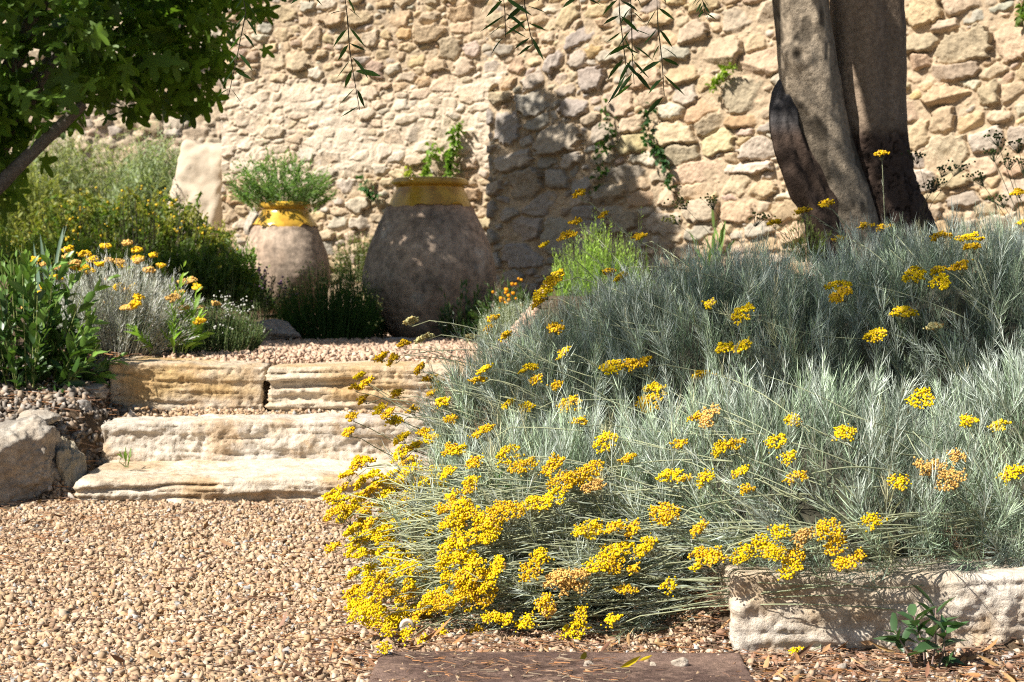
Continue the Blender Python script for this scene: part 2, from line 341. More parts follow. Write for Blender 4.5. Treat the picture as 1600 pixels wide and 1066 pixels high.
# brown slab, lower edge of the picture
slab('paving_slab', 'flat reddish brown slab lying in the litter at the bottom edge', 'paving slab', 585, 1165, 2.99, -.04, .016, .01, 29, mat=M_slab) if False else None
P, Fq = rbox((.32, .3, .03), .006, .006, strata(29, .007, .003, 30), R(-1), (R(.3), 0), (.080, 2.71, -.0150), 0)
o = mk('paving_slab', P, [Fq], M_slab, None, stone_cols(P, (.13, .082, .066), 29, (.25, .165, .13)), True); tagp(o, 'flat reddish brown slab lying in the litter at the bottom edge', 'paving slab')
def boulder(name, label, cx, cy, Y, rx, rz, ry, seed, zc=None, mat=M_boulder, base=(.34, .30, .26), planes=10, n=72, group=None, cat='rock', alt=(.40, .34, .27), amp=.16, vert=0):
    r = np.random.default_rng(seed); c = at(cx, cy, Y)
    if zc is not None: c[2] = zc
    th, ph = np.meshgrid(np.linspace(0, 2*math.pi, n*2, endpoint=False), np.linspace(0, math.pi, n))
    d = np.stack([np.cos(th)*np.sin(ph), np.sin(th)*np.sin(ph), np.cos(ph)], -1).reshape(-1, 3)
    rad = np.full(len(d), 1.)
    for k in range(planes):
        q = norm(r.normal(size=3)); dd = r.uniform(.62, .9); t = d@q
        rad = np.where(t > 1e-3, np.minimum(rad, dd/np.maximum(t, 1e-3)), rad)
    rad = rad*(1+amp*fbm(d*2.2+seed, 4, seed))+.05*fbm(d*9, 5, seed+3, .62)-.05*np.abs(fbm(d*5+3, 4, seed+6))
    P = c+d*rad[:, None]*np.array([rx, ry, rz])
    i = np.arange(n-1)[:, None]*(2*n)+np.arange(2*n)[None]; j = np.arange(n-1)[:, None]*(2*n)+(np.arange(2*n)[None]+1) % (2*n)
    f = np.stack([i.ravel(), (i+2*n).ravel(), (j+2*n).ravel(), j.ravel()], -1)
    o = mk(name, P, [f], mat, None, stone_cols(P, base, seed, alt), True)
    return tagp(o, label, cat, group)
boulder('boulder', 'big grey boulder with orange lichen spots at the left edge, below the left bed', 0, 742, 5.36, .275, .20, .21, 41, n=150, planes=18, amp=.12, base=(.25, .22, .185))
boulder('boulder', 'narrow upright rock wedged between the grey boulder and the lowest step', 108, 748, 5.42, .055, .14, .10, 52, base=(.40, .34, .24), n=80)
boulder('rock', 'small pale rock lying on the soil above the grey boulder', 60, 652, 5.5, .07, .025, .06, 61, base=(.33, .30, .26), n=40)
boulder('rock', 'flat earthy rock on the soil left of the top step', 140, 612, 5.85, .09, .03, .07, 63, base=(.32, .27, .23), n=40)
boulder('rock', 'small rounded rock beside the left end of the middle step', 128, 636, 5.7, .035, .025, .03, 65, base=(.36, .33, .3), n=30)
boulder('rock', 'low rough rock edging the terrace in front of the small jar', 428, 520, 8.4, .155, .065, .12, 67, base=(.46, .37, .30), n=60, planes=14)
boulder('rock', 'flat grey stone under the front of the large jar', 640, 536, 8.45, .18, .03, .14, 69, base=(.40, .37, .35), n=50)
boulder('rock', 'rounded shaded stone standing left of the small jar', 368, 438, 11.3, .13, .12, .12, 71, base=(.40, .37, .35), n=40)
boulder('rock', 'flat shaded stone on top of the stone left of the small jar', 358, 402, 11.4, .13, .09, .12, 72, base=(.38, .35, .33), n=40)
boulder('rock', 'pale bulging stone touching the small jar shoulder from the left', 396, 352, 11.6, .07, .11, .08, 73, base=(.44, .38, .30), n=40)
# lichen spots are patches of the boulder; whitewashed pillar beyond the wall end
P, Fq = rbox((.21, .2, .92), .05, .02, lambda P, N: .07*fbm(P*2.2, 5, 3, .6)+.02*fbm(P*9, 4, 5), R(-14), (0, R(12)), tuple(at(300, 415, 12.9)+np.array([0, 0, .0])), -.10)
o = mk('wall_pillar', P, [Fq], M_white, None, np.array([.52, .44, .34])*(1+.35*fbm(P*5, 4, 8))[:, None], True); tagp(o, 'pale plastered pillar end beyond the small jar, under the fig tree', 'pillar')

# ------------------------------------------------------------------ jars
def lathe(prof, c, n=96, wob=.008, seed=0, close=False):
    prof = np.array(prof, float); th = np.linspace(0, 2*math.pi, n, endpoint=False)
    r = prof[:, 0][:, None]*np.ones(n); z = prof[:, 1][:, None]*np.ones(n)
    P = np.stack([r*np.cos(th), r*np.sin(th), z], -1)
    d = wob*fbm(P*3+seed, 3, seed); P[..., 0] += np.cos(th)*d; P[..., 1] += np.sin(th)*d
    m = len(prof); i = np.arange(m-1)[:, None]*n+np.arange(n)[None]; j = np.arange(m-1)[:, None]*n+(np.arange(n)[None]+1) % n
    return P.reshape(-1, 3)+np.array(c), np.stack([i.ravel(), j.ravel(), (j+n).ravel(), (i+n).ravel()], -1)
def dense(pr, k=8):
    pr = np.array(pr, float); t = np.arange(len(pr)); tt = np.linspace(0, len(pr)-1, (len(pr)-1)*k+1)
    out = []
    for q in tt:      # catmull-rom
        i = min(int(q), len(pr)-2); f = q-i; p0 = pr[max(i-1, 0)]; p1 = pr[i]; p2 = pr[i+1]; p3 = pr[min(i+2, len(pr)-1)]
        out.append(.5*((2*p1)+(p2-p0)*f+(2*p0-5*p1+4*p2-p3)*f*f+(3*p1-p0-3*p2+p3)*f**3))
    return np.array(out)
def jar(label, cx, ybase, Y, body, neck, s, seed, lean=0):
    c = at(cx, ybase, Y); t = thing('terracotta_jar', label, 'jar', c)
    b = dense(np.array(body)*s); P, f = lathe(b, c, seed=seed)
    hh = (P[:, 2]-c[2])/b[:, 1].max()
    base = np.array([.41, .32, .245]); n = fbm(P*7, 4, seed)[:, None]
    warm = np.array([.40, .26, .17]); w = np.clip(.25+fbm(P*3.2, 4, seed+4)*1.5, 0, 1)[:, None]*.55
    cc = base*(1+.2*n)*(1-w)+warm*w
    lime = sm(.18, .42, fbm(P*6+40, 5, seed+21, .6))[:, None]; cc = cc*(1-.6*lime)+np.array([.50, .46, .40])*.6*lime; rid = .0005*np.sin(P[:, 2]*150+3*fbm(P*4, 2, 3))+.0035*fbm(P*22, 5, 8, .6); P = P+norm((P-c)*np.array([1, 1, 0]))*rid[:, None]
    ring = sm(.90, .99, hh)[:, None]; cc = cc*(1-.5*ring)+np.array([.5, .24, .1])*.5*ring
    mk('body', P, [f, np.arange(96)[::-1][None]], M_jar, t, cc, True)
    nk = dense(np.array(neck)*s, 6); P, f = lathe(nk, c, wob=.004, seed=seed+1)
    m = len(nk); Q = P.reshape(m, 96, 3); th = np.linspace(0, 2*math.pi, 96, endpoint=False)
    dz = .012*np.sin(th*3+seed)+.01*np.sin(th*7+1)+.006*np.sin(th*13)
    for k in range(4): Q[k, :, 2] += dz*(1-k/4.)*s/.0034
    cols = np.tile([.62, .38, .05], (m, 96, 1)); cols[:] *= (1+.12*fbm(Q*9, 3, 4))[..., None]
    mk('glazed_neck', Q.reshape(-1, 3), [f], M_glaze, t, cols.reshape(-1, 3), True)
    return t, c
bodyL = [(52, 0), (64, 8), (78, 22), (92, 44), (101, 66), (105, 88), (103, 112), (96, 140), (86, 165), (76, 186), (68, 202), (60, 214)]
neckL = [(66.8, 205.5), (64.5, 210), (58, 224), (53.5, 233), (54, 237), (59, 239), (60.5, 244), (58, 248.5), (52, 250), (47, 246), (46, 236), (50, 220)]
jar('large weathered grey-brown jar with glazed ochre neck, in shade in front of the stone wall', 672, 530, 9.0, bodyL, neckL, .003375, 5)
bodyS = [(44, 0), (54, 10), (65, 30), (71, 52), (71, 72), (66, 95), (58, 116), (50, 134), (44, 142)]
neckS = [(51.2, 134), (48.5, 140), (41, 151), (36.5, 158), (36, 162), (39, 164), (40.5, 168), (39, 172), (35, 173), (32, 170), (31, 160)]
_, cjs = jar('smaller jar with glazed ochre neck and a green plant in it, farther back', 446, 490, 10.8, bodyS, neckS, .00405, 9)

# ------------------------------------------------------------------ vegetation generators
def perp(D):
    a = np.cross(D, np.array([0, 0, 1.])+0*D); bad = np.linalg.norm(a, axis=-1) < .05
    a[bad] = np.array([1., 0, 0]); a = norm(a); return a, np.cross(D, a)
def shoots(acc, P0, D, L, nl, ll, lw, shv=None, ang=.8, bend=None, col=(.3, .35, .28), cvar=.15, simple=True, t0=.08, curl=.15, droop=0., tipc=None, stem=None, tipshort=.5, stemr=.0011, stemseg=3, droopstem=0, lenvar=.25, taper=1, rg=rng):
    P0 = np.atleast_2d(P0); N = len(P0); L = np.broadcast_to(L, (N,)).astype(float)
    D = norm(np.atleast_2d(D)+0*P0)
    if bend is None: bend = rg.normal(size=(N, 3))*.12
    bend = bend+np.array([0, 0, -droopstem])
    t = (t0+(1-t0)*(np.arange(nl)[None]+rg.uniform(0, 1, (N, nl)))/nl)
    C = P0[:, None]+(D[:, None]*t[..., None]+bend[:, None]*t[..., None]**2)*L[:, None, None]
    T = norm(D[:, None]+2*bend[:, None]*t[..., None])
    a, b = perp(T.reshape(-1, 3)); a = a.reshape(N, nl, 3); b = b.reshape(N, nl, 3)
    ph = (np.arange(nl)*2.39996)[None]+rg.uniform(0, 6.28, (N, 1))+rg.normal(size=(N, nl))*.3
    o = np.cos(ph)[..., None]*a+np.sin(ph)[..., None]*b
    an = ang*(1-.55*(t-t0)/(1-t0)*taper)+rg.normal(size=(N, nl))*.18; 
    d = norm(T*np.cos(an)[..., None]+o*np.sin(an)[..., None])
    l = ll*(1+rg.normal(size=(N, nl))*lenvar)*(1-(1-tipshort)*np.clip((t-.7)/.3, 0, 1)); l = np.clip(l, ll*.3, ll*1.8)
    wd = norm(np.cross(d, T)+rg.normal(size=d.shape)*.25); nn = np.cross(wd, d)
    d = d.reshape(-1, 3); wd = wd.reshape(-1, 3); nn = nn.reshape(-1, 3); T_ = T.reshape(-1, 3); l = l.reshape(-1, 1); p = C.reshape(-1, 3)
    cu = T_*curl+np.array([0, 0, -droop])
    w = lw*np.clip(l/ll, .5, 1.3)/2
    M = len(p)
    cc = np.array(col)*(1+rg.normal(size=(M, 1))*cvar)*(1+rg.normal(size=(M, 3))*.03)
    if tipc is not None:
        k = np.clip((t.reshape(-1, 1)-.45)/.55, 0, 1); cc = cc*(1-k)+np.array(tipc)*k*(1+rg.normal(size=(M, 1))*cvar)
    if shv is not None: cc = cc*np.repeat(shv, nl, 0)
    if simple:
        V = np.stack([p, p+d*l*.5-wd*w+cu*l*.2, p+d*l*.5+wd*w+cu*l*.2, p+d*l+cu*l], 1)
        i = np.arange(M)*4; acc.add(V.reshape(-1, 3), [np.stack([i, i+1, i+3, i+2], -1)], np.repeat(cc, 4, 0))
    else:
        f = nn*w*.35
        V = np.stack([p, p+d*l*.33-wd*w*.85+cu*l*.08+f, p+d*l*.33+cu*l*.08, p+d*l*.33+wd*w*.85+cu*l*.08+f,
                      p+d*l*.66-wd*w*.8+cu*l*.4+f, p+d*l*.66+cu*l*.4, p+d*l*.66+wd*w*.8+cu*l*.4+f, p+d*l+cu*l], 1)
        i = np.arange(M)*8
        acc.add(V.reshape(-1, 3), [np.concatenate([np.stack([i, i+1, i+2], -1), np.stack([i, i+2, i+3], -1), np.stack([i+4, i+7, i+5], -1), np.stack([i+5, i+7, i+6], -1)]),
                                   np.concatenate([np.stack([i+1, i+4, i+5, i+2], -1), np.stack([i+2, i+5, i+6, i+3], -1)])], np.repeat(cc, 8, 0))
    if stem is not None:
        tubes(acc, [P0+(D*q+bend*q*q)*L[:, None] for q in np.linspace(0, 1, stemseg+1)], stemr, stem, taper=.45)
    return C
def tubes(acc, rings, r, col, taper=.5, k=3):
    """rings: list of (N,3) arrays: N thin stems at once"""
    m = len(rings); N = len(rings[0]); A = np.stack(rings, 1)
    T = norm(np.gradient(A, axis=1)); a, b = perp(T.reshape(-1, 3)); a = a.reshape(N, m, 3); b = b.reshape(N, m, 3)
    rr = np.broadcast_to(np.asarray(r, float).reshape(-1, 1) if np.ndim(r) else r, (N, 1))*np.linspace(1, taper, m)[None]
    th = np.arange(k)*2*math.pi/k
    V = A[:, :, None]+rr[..., None, None]*(np.cos(th)[None, None, :, None]*a[:, :, None]+np.sin(th)[None, None, :, None]*b[:, :, None])
    base = (np.arange(N)[:, None, None]*m+np.arange(m-1)[None, :, None])*k
    q = np.arange(k)[None, None]; q2 = (q+1) % k
    f = np.stack([base+q, base+q2, base+k+q2, base+k+q], -1).reshape(-1, 4)
    c = np.asarray(col, float)
    if c.ndim == 2: c = np.repeat(c, m*k, 0)
    acc.add(V.reshape(-1, 3), [f], c)
_ph = (1+5**.5)/2
ICO = norm(np.array([(-1, _ph, 0), (1, _ph, 0), (-1, -_ph, 0), (1, -_ph, 0), (0, -1, _ph), (0, 1, _ph), (0, -1, -_ph), (0, 1, -_ph), (_ph, 0, -1), (_ph, 0, 1), (-_ph, 0, -1), (-_ph, 0, 1)], float))
ICF = np.array([(0, 11, 5), (0, 5, 1), (0, 1, 7), (0, 7, 10), (0, 10, 11), (1, 5, 9), (5, 11, 4), (11, 10, 2), (10, 7, 6), (7, 1, 8), (3, 9, 4), (3, 4, 2), (3, 2, 6), (3, 6, 8), (3, 8, 9), (4, 9, 5), (2, 4, 11), (6, 2, 10), (8, 6, 7), (9, 8, 1)])
def blobs(acc, C, r, col, sq=(1, 1, 1), jit=.12, rg=rng):
    C = np.atleast_2d(C); N = len(C); r = np.broadcast_to(r, (N,))
    V = C[:, None]+ICO[None]*r[:, None, None]*np.array(sq)*(1+rg.normal(size=(N, 12, 1))*jit)
    f = (ICF[None]+12*np.arange(N)[:, None, None]).reshape(-1, 3)
    c = np.asarray(col, float); c = np.repeat(c, 12, 0) if c.ndim == 2 else c
    acc.add(V.reshape(-1, 3), [f], c)
YEL = np.array([.90, .65, .015]); GOLD = np.array([.86, .55, .02]); TAN = np.array([.80, .50, .15]); PALE = np.array([.62, .56, .27])
def corymb(name, c, up, rad, parent, col, rg=rng, fr=.0032, n=None):
    rad = rad*1.0; fr = fr*1.02
    up = norm(np.array(up, float)[None])[0]; a, b = perp(up[None]); a = a[0]; b = b[0]
    ns = max(3, int(rad/.0075)); acc = Acc(); acc2 = Acc()
    sub = []
    for k in range(ns*16):
        q = rg.uniform(-1, 1, 2)
        if q@q > 1: continue
        q = q*rad*.85
        if all(np.hypot(*(q-s)) > max(rad*.24, .0065) for s in sub): sub.append(q)
    base = c-up*rad*1.2; P = []; S = []
    for s in sub:
        sc = c+a*s[0]+b*s[1]+up*(-.5*(s@s)/rad+rg.normal()*.0025)
        S.append(sc); m = rg.integers(11, 18)
        q = rg.normal(size=(m, 3))*np.array([.0046, .0046, .0018])
        P.append(sc+q[:, :1]*a+q[:, 1:2]*b+q[:, 2:]*up)
    P = np.concatenate(P); m = len(P)
    cc = col*(rg.uniform(.82, 1.05)+rg.normal(size=(m, 1))*.15); tn = rg.uniform(size=m) < .10; cc[tn] = cc[tn]*.5+TAN*.5; br = rg.uniform(size=m) < .06; cc[br] = np.array([.35, .20, .06])
    blobs(acc, P, fr*rg.uniform(.8, 1.25, m), cc)
    S = np.array(S); tubes(acc, [np.tile(base, (len(S), 1)), (base+S)/2+up*-.002, S], .0006, np.array([.36, .37, .24]), k=3)
    return acc.build(name, M_flower, parent, smooth=True), base

# ------------------------------------------------------------------ curry plant shrubs
ELL = [  # centre x,y,z  radii  label
 ((.14, 3.66, .07), (.42, .46, .28), 'grey-leaved curry plant spilling over the gravel at the front, left of the white block'),
 ((.60, 3.57, .14), (.44, .56, .30), 'grey-leaved curry plant hanging over the left end of the white block'),
 ((1.25, 3.74, .17), (.36, .50, .34), 'grey-leaved curry plant above the right end of the white block, at the right edge'),
 ((.14, 4.5, .20), (.38, .50, .35), 'grey-leaved curry plant leaning over the right end of the steps'),
 ((.60, 4.65, .38), (.50, .55, .34), 'grey-leaved curry plant in the middle of the bed, behind the front ones'),
 ((1.20, 4.75, .42), (.50, .55, .38), 'grey-leaved curry plant at the right of the bed, in front of the olive trunk'),
 ((.30, 5.3, .36), (.34, .42, .27), 'shaded curry plant beside the bright green rosemary'),
 ((.78, 5.65, .46), (.46, .45, .29), 'shaded curry plant directly left of the olive trunk base'),
 ((1.62, 5.55, .52), (.62, .5, .33), 'shaded curry plant right of the olive trunk base'),
]
EC = np.array([e[0] for e in ELL]); ER = np.array([e[1] for e in ELL])
SHR = []
for (c, r, lab) in ELL:
    z0 = float(zter(c[0], c[1])); SHR.append(thing('curry_plant', lab, 'plant', (c[0], c[1], z0), 'grey curry plants in the bed under the olive tree'))
def inside(P, skip, f):
    m = np.zeros(len(P), bool)
    for k in range(len(EC)):
        if k == skip: continue
        m |= (((P-EC[k])/ER[k])**2).sum(-1) < f
    return m
def surfY(px, py, infl=.02):
    d = ray(px, py); o_ = np.array([0, 0, CAMZ]); b = None
    for k in range(len(EC)):
        rr = ER[k]+infl; A = ((d/rr)**2).sum(); B = 2*((d/rr)*((o_-EC[k])/rr)).sum(); C_ = (((o_-EC[k])/rr)**2).sum()-1; D_ = B*B-4*A*C_
        if D_ > 0:
            t = (-B-math.sqrt(D_))/(2*A)
            if b is None or t < b: b = t
    return b
def stem_path(px, py, Y0, rg, n=8):
    if py < 420: dx, dy = rg.uniform(60, 130), rg.uniform(70, 130)
    elif py < 620: dx, dy = rg.uniform(100, 240), rg.uniform(30, 110)
    elif py < 800 and px > 950: dx, dy = rg.uniform(80, 200), rg.uniform(25, 110)
    elif py < 800: dx, dy = rg.uniform(150, 330), rg.uniform(-10, 70)
    else: dx, dy = rg.uniform(170, 360), rg.uniform(-55, 15)
    if px < 720 and py < 720: dx, dy = rg.uniform(130, 230), rg.uniform(20, 75)
    if px > 1400: dx = dx*.5; dy = abs(dy)*.8+20
    if px == 1378: dx, dy = 8, 150
    dy += rg.normal()*18; sag = rg.uniform(-22, 26); ys = []; P = []
    for q in np.linspace(0, 1, n): ys.append(surfY(px+dx*q, py+dy*q, .045-.07*q))
    last = Y0
    known = [(i, y) for i, y in enumerate(ys) if y is not None and i > 0]
    xs_ = [0]+[i for i, _ in known]; yv = [Y0]+[y for _, y in known]
    for i, q in enumerate(np.linspace(0, 1, n)):
        Y = float(np.interp(i, xs_, yv)); P.append((px+dx*q, py+dy*q+sag*4*q*(1-q), Y))
    Yv = np.array([p[2] for p in P]); Ys = Yv.copy()
    for _ in range(3): Ys[1:-1] = (Ys[:-2]+Ys[1:-1]*1+Ys[2:])/3
    Ys = np.minimum(Ys, Yv+.02)
    out = [at(a, b, y) for (a, b, _), y in zip(P, Ys)]
    for p in out: p[2] = max(p[2], float(zter(p[0], p[1]))+.01)
    return out
for k, (c, r, lab) in enumerate(ELL):
    rg = np.random.default_rng(100+k); c = np.array(c); r = np.array(r); acc = Acc()
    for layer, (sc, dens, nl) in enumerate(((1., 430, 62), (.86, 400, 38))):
        area = 4*math.pi*((r[0]*r[1])**1.6/3+(r[0]*r[2])**1.6/3+(r[1]*r[2])**1.6/3)**(1/1.6)
        N = int(area*dens)
        d = norm(rg.normal(size=(N, 3))); P = c+d*r*sc*(1+.10*fbm(d*2.5+k, 3, k))[:, None]
        n = norm(d/r); view = norm(np.array([0, 0, CAMZ])-P)
        keep = ((n*view).sum(-1) > -.45) & (P[:, 2] > zter(P[:, 0], P[:, 1])-.01) & ~inside(P, k, .86*sc*sc)
        if layer == 0: keep &= fbm(P*8+3, 2, 66) > -.17-.25*rg.uniform(size=len(P))
        if k in (1, 2): keep &= ~((P[:, 1] < 3.2) & (P[:, 2] < .15) & (P[:, 0] > .36))
        P = P[keep]; n = n[keep]; N = len(P)
        low = sm(.55, .1, (P[:, 2]-c[2])/r[2]+.2*rg.normal(size=N))[:, None]        # low parts lean out and to the left
        frontf = (1.0 if c[1] < 4.3 else .35)
        D = norm(n*.55+np.array([0, 0, 1.])*(1.15-low*1.1*frontf)+np.array([-1., -.25, -.05])*low*.9*frontf+rg.normal(size=(N, 3))*.17)
        L = rg.uniform(.11, .21, N)*(1.0 if layer == 0 else .85)
        up = np.array([0, 0, 1.])
        bend = rg.normal(size=(N, 3))*.15+up*.10
        tn = rg.uniform(size=(N, 1)); shv = rg.uniform(.72, 1.18, (N, 1))*np.where(tn < .3, np.array([[.90, 1.0, .80]]), np.where(tn < .36, np.array([[1.0, .86, .62]]), np.array([[1., 1., 1.02]])))
        shoots(acc, P-D*L[:, None]*.75, D, L, nl, .034, .00165, shv=shv, ang=1.08, bend=bend, col=(.32, .39, .31) if layer == 0 else (.12, .16, .11), tipc=(.70, .77, .68) if layer == 0 else (.25, .30, .24), cvar=.16, curl=.34, t0=.12, stem=(.34, .35, .27), tipshort=.6, rg=rg, lenvar=.28)  # inner layer coloured darker: shade painted into gaps between shoots
    if k in (0, 1, 3, 4, 2):
        for _ in range((26, 8, 10, 6, 5)[k]):
            if k == 0: a_, b_ = rg.uniform(690, 1060), rg.uniform(760, 965)
            elif k == 1: a_, b_ = rg.uniform(1000, 1320), rg.uniform(700, 915)
            elif k == 3: a_, b_ = rg.uniform(660, 900), rg.uniform(600, 760)
            elif k == 4: a_, b_ = rg.uniform(880, 1200), rg.uniform(560, 720)
            else: a_, b_ = rg.uniform(1300, 1560), rg.uniform(620, 860)
            Y0 = surfY(a_, b_, .02)
            if Y0 is None: Y0 = float(np.interp(b_, [600, 700, 900, 1000], [4.4, 4.05, 3.42, 3.2]))
            cur = np.array(stem_path(a_, b_, Y0, rg)[::-1])
            tubes(acc, [p[None] for p in cur], .0014, np.array([.34, .37, .23])*rg.uniform(.7, 1.15), taper=.7, k=4)
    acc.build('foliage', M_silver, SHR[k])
    # opaque core added: dead inner growth with the interior shade in its colour
    n_ = 28; th, ph = np.meshgrid(np.linspace(0, 2*math.pi, 2*n_, endpoint=False), np.linspace(0, math.pi, n_))
    d = np.stack([np.cos(th)*np.sin(ph), np.sin(th)*np.sin(ph), np.cos(ph)], -1).reshape(-1, 3)
    P = c+d*r*(.62+.12*fbm(d*4, 3, k))[:, None]
    i = np.arange(n_-1)[:, None]*(2*n_)+np.arange(2*n_)[None]; j = np.arange(n_-1)[:, None]*(2*n_)+(np.arange(2*n_)[None]+1) % (2*n_)
    mk('dark_core', P, [np.stack([i.ravel(), (i+2*n_).ravel(), (j+2*n_).ravel(), j.ravel()], -1)], M_stem, SHR[k], np.tile([.07, .065, .045], (len(P), 1)), True)

# flower clusters, traced from the photograph: px, py, width px, colour (y yellow, g gold, t tan, p pale)
FL = '''1310 440 44 y;1312 456 36 g;1378 237 26 g;1156 487 48 y;1132 540 30 y;1158 537 30 y;1097 582 40 g;1366 518 38 y;1412 484 38 y;1460 508 24 p;1425 425 38 y;1462 420 24 y;1470 438 34 y
1498 412 34 g;1512 366 42 y;1518 382 26 g;1470 365 28 g;1385 352 28 g;1352 350 22 g;1312 370 24 g;1440 616 46 y;1237 654 26 y;1317 673 36 y;1212 686 36 y;1150 690 36 g;1125 698 34 y;1245 741 32 g
1157 735 28 y;1232 712 22 y;1166 764 18 g;1405 750 36 y;1460 728 44 t;1482 745 50 t;1495 710 26 t;1438 725 18 t;1512 655 26 y;1560 660 30 y;1582 735 46 y;1360 812 34 y;1293 825 48 g;1218 828 34 y;1252 836 34 t
1303 850 36 g;1185 845 30 y;1157 863 40 y;1208 860 40 y;1240 868 34 g;1236 886 38 y;1320 876 40 g;1340 866 24 g;1092 862 36 g;1114 868 34 g;1087 880 16 y;1043 912 28 y;1022 604 44 y;1012 625 44 g;1103 646 44 t;1085 650 24 g
1045 738 44 y;1068 745 26 g;1100 745 30 y;1033 798 50 g;1045 805 40 g;1090 822 30 g;955 568 36 y;985 566 36 g;1006 562 22 g;945 683 50 y;980 713 26 g;888 628 42 g;823 633 26 y;826 572 28 y;836 592 22 g
880 550 18 y;868 510 26 g;905 300 24 g;898 345 20 g;885 365 30 g;850 380 16 y;942 335 16 g;951 422 22 g;968 430 22 y;1000 367 26 g;1108 473 16 y;752 670 40 g;793 630 22 y;735 750 28 y;730 765 22 g
790 705 46 y;815 722 50 g;860 722 50 g;900 742 50 g;922 730 40 g;925 755 40 t;878 750 50 g;860 775 44 y;800 790 60 g;830 782 50 y;770 800 50 g;905 828 30 y;928 822 34 y;960 820 30 g;985 824 30 g
950 860 50 y;975 852 44 y;1005 852 44 y;930 880 44 y;955 880 36 g;895 980 44 y;907 958 26 y;955 968 26 y;990 886 18 g;978 918 34 g;850 940 30 g;858 952 24 t;845 865 34 y;828 888 44 g;868 900 46 t;880 912 34 t;905 895 34 t;908 912 24 t
820 970 30 y;770 962 34 y;790 965 22 y;740 985 22 g;640 500 20 p;668 522 14 p;628 535 22 g;655 530 14 p;595 555 20 g;612 560 20 g;560 585 20 y;572 594 18 g;555 604 16 g;655 573 20 g;672 588 22 g;683 600 20 g
755 575 24 y;690 626 24 y;675 612 20 g;592 636 24 y;604 645 22 g;548 650 20 g;566 622 20 g;642 640 18 g;616 655 22 y;545 672 20 g;556 722 26 g;542 738 26 g;572 715 24 y;625 682 24 y;645 694 24 y;662 672 22 g
672 683 22 y;702 652 20 g;622 708 26 y;700 700 26 g;620 612 18 g;770 495 18 g;790 522 18 g;735 525 18 p;765 512 20 g;745 592 20 g;862 436 34 g;846 452 36 y;872 425 26 y;838 470 26 g;1253 327 26 g;1590 298 22 g;1290 315 22 g;1598 345 18 y;1210 345 22 g
520 852 22 g;548 858 26 y;655 1018 26 y;685 1022 28 y;632 988 14 y;1243 1046 22 y;600 1012 16 y;715 700 24 y;740 720 24 g;870 600 20 g;905 655 22 g;1060 690 20 g'''
clusters = []
for tok in FL.replace('\n', ';').split(';'):
    a = tok.split(); clusters.append((float(a[0]), float(a[1]), float(a[2]), {'y': YEL, 'g': GOLD, 't': TAN, 'p': PALE}[a[3]]))
poly = [(517, 760), (590, 728), (650, 715), (700, 735), (700, 760), (775, 815), (780, 880), (755, 930), (700, 945), (665, 985), (610, 995), (555, 960), (545, 900), (560, 860), (520, 810)]
def inpoly(x, y):
    c = False; j = len(poly)-1
    for i in range(len(poly)):
        (xi, yi), (xj, yj) = poly[i], poly[j]
        if (yi > y) != (yj > y) and x < (xj-xi)*(y-yi)/(yj-yi)+xi: c = not c
        j = i
    return c
pts = []
while len(pts) < 132:
    x, y = rng.uniform(510, 785), rng.uniform(712, 1000)
    if inpoly(x, y) and all(math.hypot(x-a, y-b) > 13.5 for a, b in pts):
        pts.append((x, y)); clusters.append((x, y, rng.uniform(20, 44), YEL if rng.uniform() < .72 else GOLD))
nfl = [0]*len(ELL); extra = [Acc() for _ in ELL]
